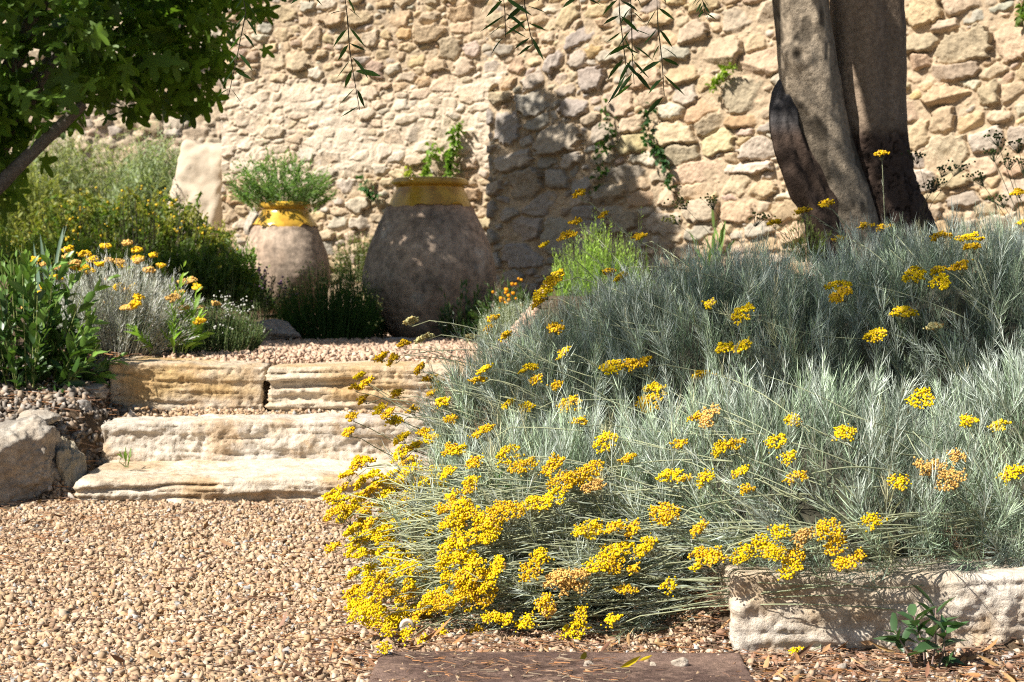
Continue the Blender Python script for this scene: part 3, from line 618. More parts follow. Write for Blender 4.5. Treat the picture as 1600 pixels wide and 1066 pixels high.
for q, (px, py, w, colr) in enumerate(clusters):
    rg = np.random.default_rng(1000+q)
    d = ray(px, py); o_ = np.array([0, 0, CAMZ]); bestY = None; own = None
    for k in range(len(EC)):
        rr = ER[k]+.055; A = ((d/rr)**2).sum(); B = 2*((d/rr)*((o_-EC[k])/rr)).sum(); C_ = (((o_-EC[k])/rr)**2).sum()-1; D_ = B*B-4*A*C_
        if D_ > 0:
            t = (-B-math.sqrt(D_))/(2*A)
            if bestY is None or t < bestY: bestY = t; own = k
    if bestY is None or px < 790:
        Yf = np.interp(py, [300, 500, 600, 700, 750, 900, 1000], [5.3, 4.75, 4.45, 4.05, 3.85, 3.42, 3.1])+rg.uniform(-.12, .2)
        if bestY is None or px < 690: bestY = Yf
        if px < 790: own = (3 if py < 690 else (0 if rg.uniform() < .6 else 3))
    if own is None: own = int(np.argmin(np.hypot(EC[:, 0]-px*.0-(px-800)/F*bestY, EC[:, 1]-bestY)))
    bestY -= rg.uniform(0, .03)
    c = at(px, py, bestY)
    zt = float(zter(c[0], c[1]))+.012
    if c[2] < zt: c[2] = zt
    rad = w/2/F*bestY
    tgt = EC[own]+np.array([.08, 0, -.03])*1.
    v = tgt-c
    if px > 1150: v = v*np.array([.5, 1, 1])+np.array([.30, .1, -.1])
    dist = np.linalg.norm(v); v = v/dist
    if px == 1378: v = np.array([.1, .1, -1]); v /= np.linalg.norm(v)
    Ls = min(dist, rg.uniform(.3, .5)); up = norm((-v*.3+np.array([-.12, -.22, .95])+rg.normal(size=3)*.18)[None])[0]
    holder = SHR[own]; nfl[own] += 1
    acc = Acc(); base = c-up*rad*1.2
    e = base+v*Ls; mid = base+v*Ls*.5+np.array([0, 0, .04-.02*rg.uniform()])+rg.normal(size=3)*.012
    pth = stem_path(px, py, bestY, rg); pth[0] = base; v0 = pth[1]-base
    up = norm((up*1.0-norm(v0[None])[0]*.25)[None])[0]; base = c-up*rad*1.2; pth[0] = base
    cur = np.array(pth[::-1])
    tubes(acc, [p[None] for p in cur], .0015, np.array([.36, .38, .23])*rg.uniform(.8, 1.15), taper=.7, k=4)
    nl = 16
    shoots(acc, cur[2][None], (cur[6]-cur[2])[None], np.linalg.norm(cur[6]-cur[2]), nl, .020, .0018, ang=.6, bend=np.zeros((1, 3)), col=(.36, .40, .32), rg=rg)
    if nfl[own] > 96:
        pass
    so = acc.build('flower_stem', M_silver, holder)
    corymb('flower_cluster', c, up, rad, so, colr, rg, fr=.0024*max(.8, min(1.15, bestY/3.9)))
print('flowers', nfl)

# ------------------------------------------------------------------ generic small plants
def clump(name, label, cat, px, py, Y, wpx, hpx, n, L, nl, ll, lw, col, tipc=None, mat=M_leaf, spread=.5, simple=False, ang=.8, droop=.15, curl=0, stem=(.2, .25, .1), seed=0, base_w=.35, cvar=.18, flowers=None, stemr=.0018, vert=1., yd=.6, fill=0, wild=.05, group=None, lenvar=.25):
    """shrub or clump whose base sits at pixel (px,py) at distance Y; wpx/hpx = its size in the photo"""
    rg = np.random.default_rng(500+seed); b = at(px, py, Y); s = Y/F; W = wpx*s/2; Hh = hpx*s
    t = thing(name, label, cat, b, group); acc = Acc()
    tips = np.stack([rg.uniform(-1, 1, n), rg.uniform(-yd, yd, n), rg.uniform(.35, 1, n)], -1)
    tips[:, 2] *= np.sqrt(np.clip(1-.75*(tips[:, 0]**2), .1, 1))
    T = b+tips*np.array([W, W, Hh])
    root = b+np.stack([tips[:, 0]*W*base_w, tips[:, 1]*W*base_w, np.zeros(n)], -1)
    D = T-root; Ln = np.linalg.norm(D, axis=1); D = norm(norm(D)+rg.normal(size=(n, 3))*wild)
    kk = np.clip(L/np.maximum(Ln, 1e-3), 0, 1)            # only the top L metres carry leaves
    st = T-D*Ln[:, None]*kk[:, None]
    shoots(acc, st, D, Ln*kk, nl, ll, lw, ang=ang, bend=rg.normal(size=(n, 3))*.10, col=col, tipc=tipc, cvar=cvar, simple=simple, curl=curl, droop=droop, stem=None, rg=rg, lenvar=lenvar)
    acc.build('foliage', mat, t)
    a2_ = Acc(); tubes(a2_, [root, (root+T)/2+rg.normal(size=(n, 3))*.006, T], stemr, np.array(stem), taper=.4)
    a2_.build('stems', M_stem, t)
    if flowers:
        cnt, fr, fc, kind = flowers
        ii = rg.choice(n, min(cnt, n), replace=False)
        if kind == 'corymb':
            for i in ii: 
                cp = T[i]+D[i]*rg.uniform(.03, .09); so = Acc(); tubes(so, [T[i][None]-D[i]*.03, cp[None]], .0013, np.array([.45, .47, .38])); s_ = so.build('flower_stem', M_silver, t)
                corymb('flower_cluster', cp, np.array([0, -.3, 1]), fr*rg.uniform(.7, 1.3), s_, fc if rg.uniform() < .6 else TAN, rg, fr=.0042)
        else:
            fa = Acc(); nb = 5
            C = (T[ii][:, None]+rg.normal(size=(len(ii), nb, 3))*fr*3+np.array([0, -.01, .01])).reshape(-1, 3)
            blobs(fa, C, fr*rg.uniform(.7, 1.2, len(C)), np.array(fc)*(1+rg.normal(size=(len(C), 1))*.1), rg=rg)
            fo = fa.build('blossom', M_flower, t); fo['kind'] = 'stuff'
    return t
G1 = (.07, .13, .03); G2 = (.13, .22, .04); DK = (.035, .07, .02)
clump('jar_plant', 'airy green plant growing out of the smaller jar', 'plant', 440, 326, 10.8, 165, 92, 200, .2, 22, .03, .012, (.16, .27, .08), (.26, .40, .12), seed=1, base_w=.35, yd=.9, droop=.2, wild=.3)
clump('silver_shrub', 'silvery grey shrub with orange and yellow flower heads, left of the top step', 'plant', 185, 556, 6.3, 260, 160, 420, .2, 44, .022, .0026, (.55, .57, .52), (.70, .72, .68), mat=M_silver, simple=True, seed=2, ang=1.1, droop=-.05, curl=.5, stem=(.45, .45, .38), flowers=(54, .0165, GOLD, 'corymb'), base_w=.4, vert=1)
clump('broadleaf_shrub', 'dark green broad leaved shrub at the left edge above the grey boulder', 'plant', 45, 625, 5.85, 250, 250, 60, .32, 16, .078, .030, (.05, .11, .024), (.19, .33, .06), mat=M_gloss, seed=3, droop=.25, stem=(.22, .26, .08), stemr=.003)
clump('leafy_weed', 'upright light green leafy stems behind the silver shrub', 'plant', 265, 552, 6.2, 110, 140, 14, .28, 18, .055, .017, (.20, .34, .06), (.34, .52, .11), seed=4, droop=.1, stem=(.2, .3, .08), base_w=.5)
clump('thyme_mound', 'low dark green thyme mound with tiny white flowers, beside the terrace gravel', 'plant', 335, 550, 6.55, 150, 84, 420, .1, 24, .011, .0045, (.06, .11, .035), (.12, .19, .07), seed=5, simple=True, flowers=(45, .0035, (.6, .6, .55), 'b'), base_w=.8, yd=.8)
clump('iris_clump', 'few upright grey-green sword leaves behind the silver shrub', 'plant', 85, 520, 6.6, 90, 150, 10, .34, 1, .3, .022, (.20, .30, .22), None, seed=6, ang=.05, base_w=.5, droop=.05, lenvar=.1)
clump('green_shrub', 'small bright green leafy shrub at the left edge, behind the broad leaves', 'plant', 15, 440, 7.0, 130, 90, 40, .2, 18, .04, .018, G2, (.25, .36, .05), seed=7)
clump('yellow_shrub', 'twiggy yellow-green shrub in sunlight beneath the fig tree', 'plant', 190, 445, 9.6, 340, 150, 520, .22, 26, .032, .016, (.12, .19, .035), (.42, .40, .08), seed=8, flowers=(40, .009, (.70, .48, .04), 'b'), stem=(.08, .07, .04), base_w=.8, stemr=.003, wild=.5)
clump('dark_shrub', 'dark bushy shrub between the yellow shrub and the small jar', 'plant', 300, 478, 8.2, 200, 100, 240, .14, 24, .034, .016, (.09, .16, .03), (.20, .30, .055), seed=9, base_w=.9, wild=.35)
clump('twiggy_shrub', 'dark twiggy plant with small leaves standing in front of the yellow shrub', 'plant', 235, 470, 8.9, 250, 185, 70, .3, 16, .028, .012, (.05, .08, .02), (.12, .15, .03), seed=31, stem=(.04, .035, .025), base_w=.7, wild=.25, stemr=.003)
clump('leafy_shrub', 'mid green leafy shrub just behind the silver shrub', 'plant', 130, 470, 7.4, 230, 100, 130, .18, 18, .05, .022, (.12, .22, .035), (.34, .46, .08), seed=32, base_w=.9, wild=.35)
clump('grey_green_shrub', 'tall pale grey-green shrub far back under the fig tree', 'plant', 245, 420, 13.0, 130, 215, 520, .6, 34, .05, .014, (.28, .34, .19), (.44, .50, .31), seed=10, base_w=.8, wild=.35)
clump('pale_shrub', 'broad pale green shrub far back at the left, in front of the distant wall', 'plant', 120, 420, 14.0, 300, 215, 900, .7, 32, .055, .017, (.24, .29, .14), (.46, .46, .25), seed=11, base_w=.9, wild=.4)
clump('sunlit_shrub', 'yellowish shrub far back at the left edge', 'plant', 10, 430, 12.5, 200, 200, 360, .5, 30, .05, .016, (.22, .26, .06), (.40, .42, .10), seed=12, base_w=.8, wild=.4)
clump('green_plant', 'bright green leafy plant growing left of the small jar', 'plant', 362, 474, 10.0, 100, 115, 150, .2, 20, .032, .014, (.10, .20, .03), (.22, .36, .06), seed=13, base_w=.6)
clump('ground_cover', 'low green plants at the foot of the small jar, left side', 'plant', 355, 486, 9.2, 150, 60, 300, .12, 18, .022, .009, (.06, .12, .025), (.14, .24, .05), seed=14, base_w=.9)
clump('grass_clump', 'fine green grassy plant with small pale yellow flowers between the two jars', 'plant', 512, 536, 8.6, 165, 130, 520, .34, 22, .035, .0035, (.045, .11, .02), (.10, .2, .035), seed=15, simple=True, ang=.4, stem=(.06, .12, .03), flowers=(46, .0055, (.6, .58, .22), 'b'), base_w=.7, curl=.1)
clump('grass_clump', 'low dark green tuft at the left foot of the large jar', 'plant', 560, 530, 8.9, 90, 110, 260, .25, 20, .03, .005, (.03, .07, .015), (.06, .13, .03), seed=16, simple=True, ang=.5, base_w=.8)
clump('verbena', 'purple flowered plant in front of the small jar', 'plant', 412, 500, 8.8, 95, 80, 60, .1, 12, .025, .008, (.07, .10, .04), None, seed=17, flowers=(26, .006, (.30, .16, .30), 'b'), base_w=.5)
clump('laurel_seedling', 'dark green leafy seedling in front of the large jar, right side', 'plant', 722, 535, 8.3, 90, 95, 34, .22, 16, .05, .014, (.03, .07, .02), (.06, .13, .03), mat=M_gloss, seed=18, base_w=.5)
clump('santolina', 'rounded pale silver santolina mound right of the large jar', 'plant', 808, 545, 6.9, 125, 80, 700, .09, 24, .009, .0026, (.50, .56, .42), (.62, .68, .54), mat=M_silver, seed=19, simple=True, base_w=.9, yd=.9)
clump('rosemary', 'bright green upright rosemary against the shaded wall', 'plant', 935, 500, 7.4, 160, 155, 260, .34, 46, .022, .0052, (.28, .44, .07), (.42, .60, .12), seed=20, simple=True, ang=.6, base_w=.8)
clump('rosemary', 'taller thinner rosemary stems right of the bright green rosemary', 'plant', 1000, 480, 7.6, 60, 165, 14, .45, 46, .02, .004, (.14, .24, .05), (.22, .34, .08), seed=21, simple=True, ang=.6, base_w=.8)
clump('button_flowers', 'orange button flowers on green stems right of the large jar', 'plant', 800, 500, 7.6, 46, 62, 16, .12, 12, .02, .004, (.07, .13, .03), None, seed=22, simple=True, flowers=(5, .009, (.75, .34, .02), 'b'))
clump('wall_foot_plant', 'sparse brownish green plant at the wall foot between the jars', 'plant', 558, 440, 11.6, 80, 85, 60, .2, 16, .03, .012, (.12, .14, .05), (.2, .24, .07), seed=23)
clump('lily_leaves', 'broad light green leaves in front of the wall, left of the trunk', 'plant', 1112, 440, 7.2, 70, 90, 9, .25, 3, .14, .02, (.24, .38, .10), None, seed=24, ang=.3, base_w=.3)
clump('fennel', 'thin yellow-green stems just left of the olive trunk', 'plant', 1262, 410, 6.3, 80, 90, 34, .25, 14, .03, .004, (.22, .30, .07), None, seed=25, simple=True, stem=(.3, .36, .12))
clump('dark_seedling', 'dark green plant hidden behind the curry plant, right of the large jar', 'plant', 790, 520, 7.9, 110, 90, 70, .2, 18, .035, .012, (.03, .07, .02), (.07, .13, .03), seed=26)
clump('step_sprout', 'tiny bright green sprout in front of the middle step', 'plant', 198, 730, 5.42, 46, 28, 6, .06, 1, .055, .018, (.20, .34, .06), None, seed=27, ang=.1, base_w=.2, lenvar=.1)
clump('gap_weed', 'small green weed in a dark gap inside the curry plants', 'plant', 775, 775, 3.62, 70, 60, 10, .06, 6, .02, .009, (.05, .14, .02), None, seed=28)
# foreground weed
def weed():
    b = at(1440, 1062, 2.93); t = thing('leafy_weed', 'dark green leafy weed standing in front of the white block, lower right', 'plant', b)
    rg = np.random.default_rng(77)
    for k, (tx, ty, n) in enumerate(((1428, 962, 9), (1462, 950, 5), (1478, 985, 7), (1398, 985, 5), (1490, 1050, 4))):
        T = at(tx, ty, 2.93+rg.uniform(-.03, .02)); root = b+np.array([rg.uniform(-.02, .03), 0, 0]); a = Acc()
        tubes(a, [root[None], (root*.5+T*.5+np.array([.006, 0, 0]))[None], T[None]], .0022, np.array([.28, .20, .17]), k=5)
        s_ = a.build('stem', M_stem, t)
        a = Acc(); D = norm((T-root)[None]); L = .06
        shoots(a, T[None]-D*L, D, L, n+3, .056, .023, ang=1.15, bend=np.zeros((1, 3)), col=(.07, .14, .055), cvar=.2, simple=False, droop=.25, rg=rg, taper=.3, tipshort=.9)
        a.build('leaves', M_gloss, t)
weed()
# tall dry flower stalks at right, against the wall
def stalks(label, bx, by, Y, tips, col, fc, seed, r=.0018):
    b = at(bx, by, Y); t = thing('dry_flower_stalks', label, 'plant', b); rg = np.random.default_rng(seed); a = Acc()
    for (tx, ty) in tips:
        f = Acc()
        T = at(tx, ty, Y+rg.uniform(-.15, .15)); m = (b+T)/2+np.array([.03*np.sign(bx-tx), 0, -.02])
        tubes(a, [b[None], m[None], T[None]], r, np.array(col), k=4)
        n = 26; q = rg.normal(size=(n, 3))*np.array([.02, .015, .008])
        blobs(f, T+q, .0042, np.array(fc)*(1+rg.normal(size=(n, 1))*.15), rg=rg)
        tubes(a, [np.tile((T-norm((T-b)[None])[0]*.04)[None], (n, 1)), T+q], .0008, np.array(col))
        f.build('seed_head', M_flower, t)
    a.build('stalks', M_stem, t)
stalks('dry branching flower stalks at the right edge, in front of the wall', 1600, 400, 5.9, [(1555, 212), (1548, 237), (1590, 222), (1528, 277), (1562, 310), (1575, 250), (1597, 255)], (.10, .12, .06), (.07, .10, .03), 1)
stalks('thin bare dark twig with buds right of the olive trunk', 1440, 352, 6.2, [(1432, 240), (1478, 262), (1500, 262), (1465, 285), (1458, 290)], (.13, .11, .07), (.05, .08, .03), 2, .0014)
stalks('thin dry yarrow stalks left of the olive trunk, against the sunny wall', 1150, 420, 5.9, [(1062, 315), (1108, 312), (1047, 342), (1187, 338)], (.2, .2, .12), (.25, .25, .08), 3, .0011)

# climbers on the walls
def climber(label, pts, Yf, n, ls, col, tipc, seed, wid=10):
    rg = np.random.default_rng(seed); P = np.array([at(x, y, Yf(x)-.07) for x, y in pts]); t = thing('climbing_ivy', label, 'climber', P[0])
    seg = rg.integers(0, len(P)-1, n); f = rg.uniform(size=(n, 1)); Q = P[seg]*(1-f)+P[seg+1]*f
    w = wid*10/F; Q = Q+rg.normal(size=(n, 3))*np.array([w, .012, w])
    a = Acc(); D = norm(rg.normal(size=(n, 3))*.5+np.array([-.1, -.8, -.5]))
    shoots(a, Q, D, .012, 2, ls, ls*.75, ang=.7, bend=np.zeros((n, 3)), col=col, cvar=.25, simple=False, rg=rg, tipshort=.9)
    a.build('leaves', M_leaf, t); s_ = Acc(); tubes(s_, [p[None] for p in P], .003, np.array([.14, .11, .06])); s_.build('stem', M_stem, t)
def YR(px):
    k = (px-800)/F; x0 = at(765, 300, 11.2)[0]; s = (k*11.2-x0)/(math.cos(a2)+k*math.sin(a2)); return 11.2-s*math.sin(a2)
def YL(px):
    k = (px-800)/F; s = (k*12.35-LX)/(math.cos(a1)+k*math.sin(a1)); return 12.35-s*math.sin(a1)
climber('ivy runner on the sunny wall, left of the trunk, trailing down right', [(1016, 165), (1008, 195), (1012, 222), (1032, 240), (1038, 262), (1048, 288)], YR, 95, .035, (.05, .12, .04), None, 1, 5)
climber('ivy runner at the edge of the wall shadow', [(946, 165), (950, 190), (958, 212), (940, 232), (938, 262), (930, 295)], YR, 80, .033, (.08, .16, .04), None, 2, 5)
climber('small yellow-green plant rooted in the middle of the sunny wall', [(1112, 138), (1120, 122), (1132, 110), (1145, 103)], YR, 50, .033, (.25, .36, .05), None, 3, 4)
climber('green climber rising behind the large jar, tallest of the three', [(700, 282), (704, 255), (710, 225), (715, 195)], YL, 110, .04, (.20, .33, .06), None, 4, 5)
climber('green climber rising behind the large jar, middle one', [(662, 280), (668, 258), (674, 240), (680, 222)], YL, 50, .038, (.22, .34, .06), None, 5, 4)
climber('short yellow-green climber behind the left rim of the large jar', [(640, 280), (640, 262)], YL, 24, .035, (.40, .45, .08), None, 6, 4)
climber('small green climber on the wall between the two jars', [(566, 272), (570, 290), (578, 302), (590, 303)], YL, 40, .036, (.08, .18, .06), None, 7, 4)
climber('small green tuft on the wall near the top right corner', [(1596, 5), (1602, 30)], YR, 30, .04, (.16, .26, .05), None, 8, 5)

# ------------------------------------------------------------------ olive tree
def limb(pts, rad, n=48, m=90, seed=0, lobes=3, lam=.10, rough=.012):
    pts = np.array(pts, float); t = np.linspace(0, len(pts)-1, m)
    C = np.empty((m, 3)); rr = np.interp(t, range(len(pts)), rad)
    for k, q in enumerate(t):
        i = min(int(q), len(pts)-2); f = q-i; p0 = pts[max(i-1, 0)]; p1 = pts[i]; p2 = pts[i+1]; p3 = pts[min(i+2, len(pts)-1)]
        C[k] = .5*((2*p1)+(p2-p0)*f+(2*p0-5*p1+4*p2-p3)*f*f+(3*p1-p0-3*p2+p3)*f**3)
    T = norm(np.gradient(C, axis=0)); a = norm(np.cross(T, np.array([0, 1., 0]))); b = np.cross(T, a)
    th = np.linspace(0, 2*math.pi, n, endpoint=False); cs, sn = np.cos(th), np.sin(th)
    dirs = cs[None, :, None]*a[:, None]+sn[None, :, None]*b[:, None]
    P = C[:, None]+dirs*rr[:, None, None]
    tw = np.linspace(0, 1.2, m)[:, None]
    k = 1+lam*np.sin(lobes*(th[None]+tw)+seed)+lam*.5*np.sin((2*lobes+1)*(th[None]-tw*.5)+seed*2)
    k = k+rough/np.maximum(rr[:, None], .02)*fbm(P*np.array([9, 9, 4]), 4, seed)*1.5
    P = C[:, None]+dirs*(rr[:, None]*k)[..., None]
    i = np.arange(m-1)[:, None]*n+np.arange(n)[None]; j = np.arange(m-1)[:, None]*n+(np.arange(n)[None]+1) % n
    return P.reshape(-1, 3), np.stack([i.ravel(), j.ravel(), (j+n).ravel(), (i+n).ravel()], -1)
YT = 6.5
olive = thing('olive_tree', 'old olive tree with two thick grey-brown trunks and a sawn dead stump, right of centre', 'tree', at(1350, 400, YT))
def pt(px, py, Y=YT): return at(px, py, Y)
mp = [pt(1405, 440), pt(1396, 370), pt(1372, 290), pt(1358, 200), pt(1356, 100), pt(1352, 0), pt(1345, -130), pt(1330, -260)]
P, f = limb(mp, [.20, .155, .130, .130, .136, .140, .134, .12], 110, 300, 3, 3, .06, .012)
# rugged dark bark low on the main trunk, smooth grey above
zb_ = P[:, 2]; edge_ = 1.30+.12*fbm(P*6, 3, 8)
rug = sm(.06, -.10, zb_-edge_)
cr = np.abs(fbm(P*np.array([26, 26, 15]), 3, 12)); crack = sm(.10, .0, cr)
cen = P.reshape(300, 110, 3).mean(1).repeat(110, 0); nd = norm(P-cen)
P = P+nd*(rug*(.010*fbm(P*30, 3, 9)-.010*crack))[:, None]
c1 = np.array([.26, .195, .14])*(1+.25*fbm(P*np.array([7, 7, 3]), 4, 5)+.3*fbm(P*np.array([35, 35, 5]), 3, 6))[:, None]; c2 = np.array([.085, .058, .045])*(1-.6*crack)[:, None]*(1+.3*fbm(P*20, 3, 7))[:, None]
c1 = c1*(1-.4*sm(.08, 0., np.abs(fbm(P*np.array([24, 24, 5]), 4, 63)))*sm(-.15, .3, fbm(P*5, 2, 64)))[:, None]
mk('trunk', P, [f], M_bark, olive, c1*(1-rug[:, None])+c2*rug[:, None], True)
YF = YT-.12
lp = [pt(1352, 440, YF), pt(1340, 370, YF), pt(1318, 300, YF), pt(1287, 210, YF), pt(1266, 130, YF), pt(1258, 60, YF), pt(1252, 0, YF), pt(1238, -120, YF), pt(1205, -260, YF)]
P, f = limb(lp, [.105, .088, .086, .094, .106, .099, .098, .098, .09], 90, 260, 6, 2, .05, .007)
def knot(P, c, r, h):
    d = np.linalg.norm(P-c, axis=1); v = norm(P-np.array([c[0]+.03, c[1]+.12, c[2]]))
    return P+v*(h*np.exp(-(d/r)**2)-h*.9*np.exp(-(d/(r*.38))**2))[:, None]
for (x, y, r_, h_) in ((1250, 85, .05, .035), (1252, 165, .03, .018), (1268, 118, .02, .01), (1295, 272, .025, .012), (1280, 30, .02, .008)):
    P = knot(P, pt(x, y, YF-.1), r_, h_)
c1 = np.array([.35, .285, .21])*(1+.28*fbm(P*np.array([8, 8, 4]), 4, 15)+.25*fbm(P*np.array([40, 40, 6]), 3, 16))[:, None]
c1 = c1*(1-.35*sm(.09, 0., np.abs(fbm(P*np.array([22, 22, 6]), 4, 61)))*sm(-.1, .3, fbm(P*5, 2, 62)))[:, None]
dk = sm(.22, .42, fbm(P*np.array([14, 14, 8]), 3, 18))[:, None]; c1 = c1*(1-.6*dk)
hole = sum(np.exp(-(np.linalg.norm(P-pt(x, y, YF-.1), axis=1)/.02)**2) for x, y in ((1244, 84), (1250, 166)))[:, None]
c1 = c1*(1-np.clip(hole, 0, .85))
mk('trunk', P, [f], M_bark, olive, c1, True)
dp = [pt(1330, 430, YF-.02), pt(1300, 355, YF-.02), pt(1265, 290, YF-.02), pt(1240, 235, YF-.02), pt(1228, 190, YF-.02), pt(1232, 150, YF), pt(1238, 118, YF+.03)]
P, f = limb(dp, [.09, .078, .07, .062, .055, .045, .012], 80, 200, 9, 4, .16, .02)
up_ = sm(1.22, 1.30, P[:, 2])[:, None]
c1 = np.array([.075, .052, .04])*(1+.4*fbm(P*20, 4, 25))[:, None]; c2 = np.array([.075, .07, .07])*(1+.5*fbm(P*np.array([30, 30, 4]), 3, 27))[:, None]
mk('dead_stump', P, [f], M_bark, olive, c1*(1-up_)+c2*up_, True)
# main limbs reach up and to the left, above the picture
acc = Acc(); tops = []
for k, (s, e) in enumerate(((lp[-1], (-.3, 5.2, 3.0)), (lp[-1], (-1.0, 4.2, 3.2)), (mp[-1], (.5, 5.0, 3.5)), (mp[-1], (1.9, 6.0, 3.4)), (lp[-1], (-1.9, 3.4, 3.3)), (lp[-1], (-1.7, 4.6, 3.2)))):
    e = np.array(e); m_ = (s+e)/2+np.array([0, 0, .25]); P, f = limb([s, m_, e], [.07, .045, .02], 14, 30, k, 2, .05, .004)
    acc.add(P, [f], np.array([.2, .17, .13])); tops.append((m_, e))
acc.build('limbs', M_bark, olive, smooth=True)
CR = [((-1.45, 3.55, 3.2), (.95, .75, .5), 290), ((-.7, 4.3, 3.3), (.85, .7, .5), 290), ((-.2, 5.1, 3.3), (.8, .6, .5), 210), ((-1.9, 4.1, 3.5), (.6, .6, .45), 220), ((.9, 5.5, 3.6), (.8, .6, .45), 200), ((1.9, 6.0, 3.6), (.7, .6, .5), 150), ((-.75, 3.3, 3.1), (.7, .55, .4), 170), ((-2.3, 2.95, 3.2), (.5, .45, .35), 120), ((-1.1, 2.85, 3.0), (.5, .35, .3), 60)]
acc = Acc(); rg = np.random.default_rng(5)
for (c, r, n) in CR:
    d = norm(rg.normal(size=(n, 3)))*rg.uniform(.35, 1, (n, 1))**.6; P = np.array(c)+d*np.array(r)
    shoots(acc, P, norm(d+np.array([0, 0, -.2])+rg.normal(size=(n, 3))*.5), rg.uniform(.18, .34, n), 26, .055, .013, ang=.9, col=(.10, .15, .06), cvar=.2, simple=False, stem=(.12, .11, .07), rg=rg, droopstem=.15)
acc.build('crown', M_leaf, olive)
# hanging twigs that reach into the picture
TW = [([(536, -30), (543, 30), (546, 75), (552, 115), (562, 172)], 4.05, 15, .055), ([(783, -40), (789, 20), (790, 58)], 4.1, 9, .062), ([(816, -40), (820, 10), (828, 50), (833, 72)], 4.15, 9, .055),
      ([(966, -40), (968, 20), (974, 70), (980, 118)], 3.95, 13, .055), ([(984, -40), (987, 40), (988, 90), (991, 132)], 4.0, 13, .055), ([(1025, -40), (1028, 40), (1034, 90), (1038, 150)], 3.9, 13, .055),
      ([(1088, -60), (1096, -10), (1102, 22)], 4.3, 22, .030), ([(376, -30), (384, 20), (370, 90), (357, 150)], 4.1, 14, .042), ([(478, -40), (484, 4)], 4.1, 4, .05), ([(903, -40), (905, 8)], 4.0, 4, .05), ([(770, -50), (762, 2)], 4.1, 5, .05)]
for k, (pts_, Y, n, ll) in enumerate(TW):
    rg = np.random.default_rng(900+k); a = Acc()
    pp = [at(x, y, Y) for x, y in pts_]; top = pp[0]+np.array([.05, .12, 1.05]); pp = [top, (top*.5+pp[0]*.5)+np.array([.02, .05, 0])]+pp
    tubes(a, [p[None] for p in pp], .0022, np.array([.11, .10, .05]), taper=.4, k=4)
    vis = pp[2:]
    for j in range(n):
        q = (j//2*2+.8+rg.uniform(-.3, .3))/n*(len(vis)-1); i = min(int(q), len(vis)-2); c = vis[i]*(1-(q-i))+vis[i+1]*(q-i)
        sd = 1 if j % 2 else -1; d = np.array([sd*rg.uniform(.5, 1.), rg.uniform(-.5, .5), -rg.uniform(.25, 1.1)])
        shoots(a, c[None], d[None], .004, 1, ll*rg.uniform(.8, 1.15), ll*.22, ang=0.05, bend=np.zeros((1, 3)), col=(.05, .11, .025), cvar=.25, simple=False, rg=rg, droop=.15, curl=0, tipshort=1, lenvar=.1)
    a.build('hanging_twig', M_leaf, olive)

# ------------------------------------------------------------------ fig tree
fig = thing('fig_tree', 'large dark green fig tree hanging into the picture at the top left', 'tree', (-2.75, 7.7, .45))
acc = Acc()
for s, e, r0, r1 in (((-2.75, 7.7, .3), (-2.3, 7.6, 1.35), .075, .045), ((-2.62, 7.65, .8), (-1.95, 7.4, 1.7), .05, .02), ((-2.4, 7.6, 1.3), (-1.9, 7.6, 2.4), .05, .02), ((-2.4, 7.6, 1.3), (-2.9, 7.2, 2.4), .05, .02), ((-2.4, 7.6, 1.3), (-1.7, 8.2, 2.3), .04, .02), ((-2.75, 7.7, .5), (-3.6, 6.6, 2.4), .07, .03), ((-2.45, 7.1, .78), (-1.80, 7.2, 1.45), .040, .022)):
    s = np.array(s); e = np.array(e); P, f = limb([s, (s+e)/2+np.array([.05, 0, .06]), e], [r0, (r0+r1)/2, r1], 16, 24, 2, 2, .04, .004); acc.add(P, [f], np.array([.16, .14, .12]))
acc.build('trunk', M_bark, fig, smooth=True)
# lobed leaf template
ol = []
for lob, (a_, l_) in enumerate(((-2.25, .50), (-1.15, .86), (0, 1.0), (1.15, .86), (2.25, .50))):
    for da, rr_ in ((-.50, .40), (-.30, .80), (-.12, .97), (.0, 1.0), (.12, .97), (.30, .80)):
        ol.append((a_+da*(.75 if abs(a_) > 2 else .85), l_*rr_))
ol.append((3.0, .22))
TH = np.array([q[0] for q in ol]); RR = np.array([q[1] for q in ol])
LV = np.stack([np.sin(TH)*RR, np.cos(TH)*RR+.15, 0*RR], -1); LV = np.concatenate([[[0, .12, 0]], LV]); LV[:, 2] = -.18*(LV[:, 0]**2)-.10*LV[:, 1]**2+.05*np.cos(TH*5).tolist().__len__()*0
nv = len(LV); LFc = np.stack([np.zeros(nv-1, int), 1+np.arange(nv-1), 1+(np.arange(nv-1)+1) % (nv-1)], -1)
def figleaves(acc, P, s, rg):
    N = len(P); d = norm(rg.normal(size=(N, 3))*.55+np.array([.35, -.35, -.55])); n = norm(np.cross(d, rg.normal(size=(N, 3))*.45+np.array([1., -.5, .1]))); n = n*np.sign(n[:, 2:3]+1e-6)
    x = norm(np.cross(d, n)); s = np.broadcast_to(s, (N,))[:, None, None]*rg.uniform(.65, 1.2, (N, 1, 1))
    fold = rg.uniform(.3, 1.8, (N, 1, 1))
    V = P[:, None]+s*(LV[None, :, 0:1]*x[:, None]*rg.uniform(.7, 1, (N, 1, 1))+LV[None, :, 1:2]*d[:, None]+LV[None, :, 2:3]*fold*n[:, None])
    cc = np.array([.125, .22, .03])*(1+rg.normal(size=(N, 1))*.3); y_ = rg.uniform(size=N) < .1; cc[y_] = np.array([.12, .2, .03])
    acc.add(V.reshape(-1, 3), [(LFc[None]+nv*np.arange(N)[:, None, None]).reshape(-1, 3)], np.repeat(cc, nv, 0))
rg = np.random.default_rng(31); acc = Acc()
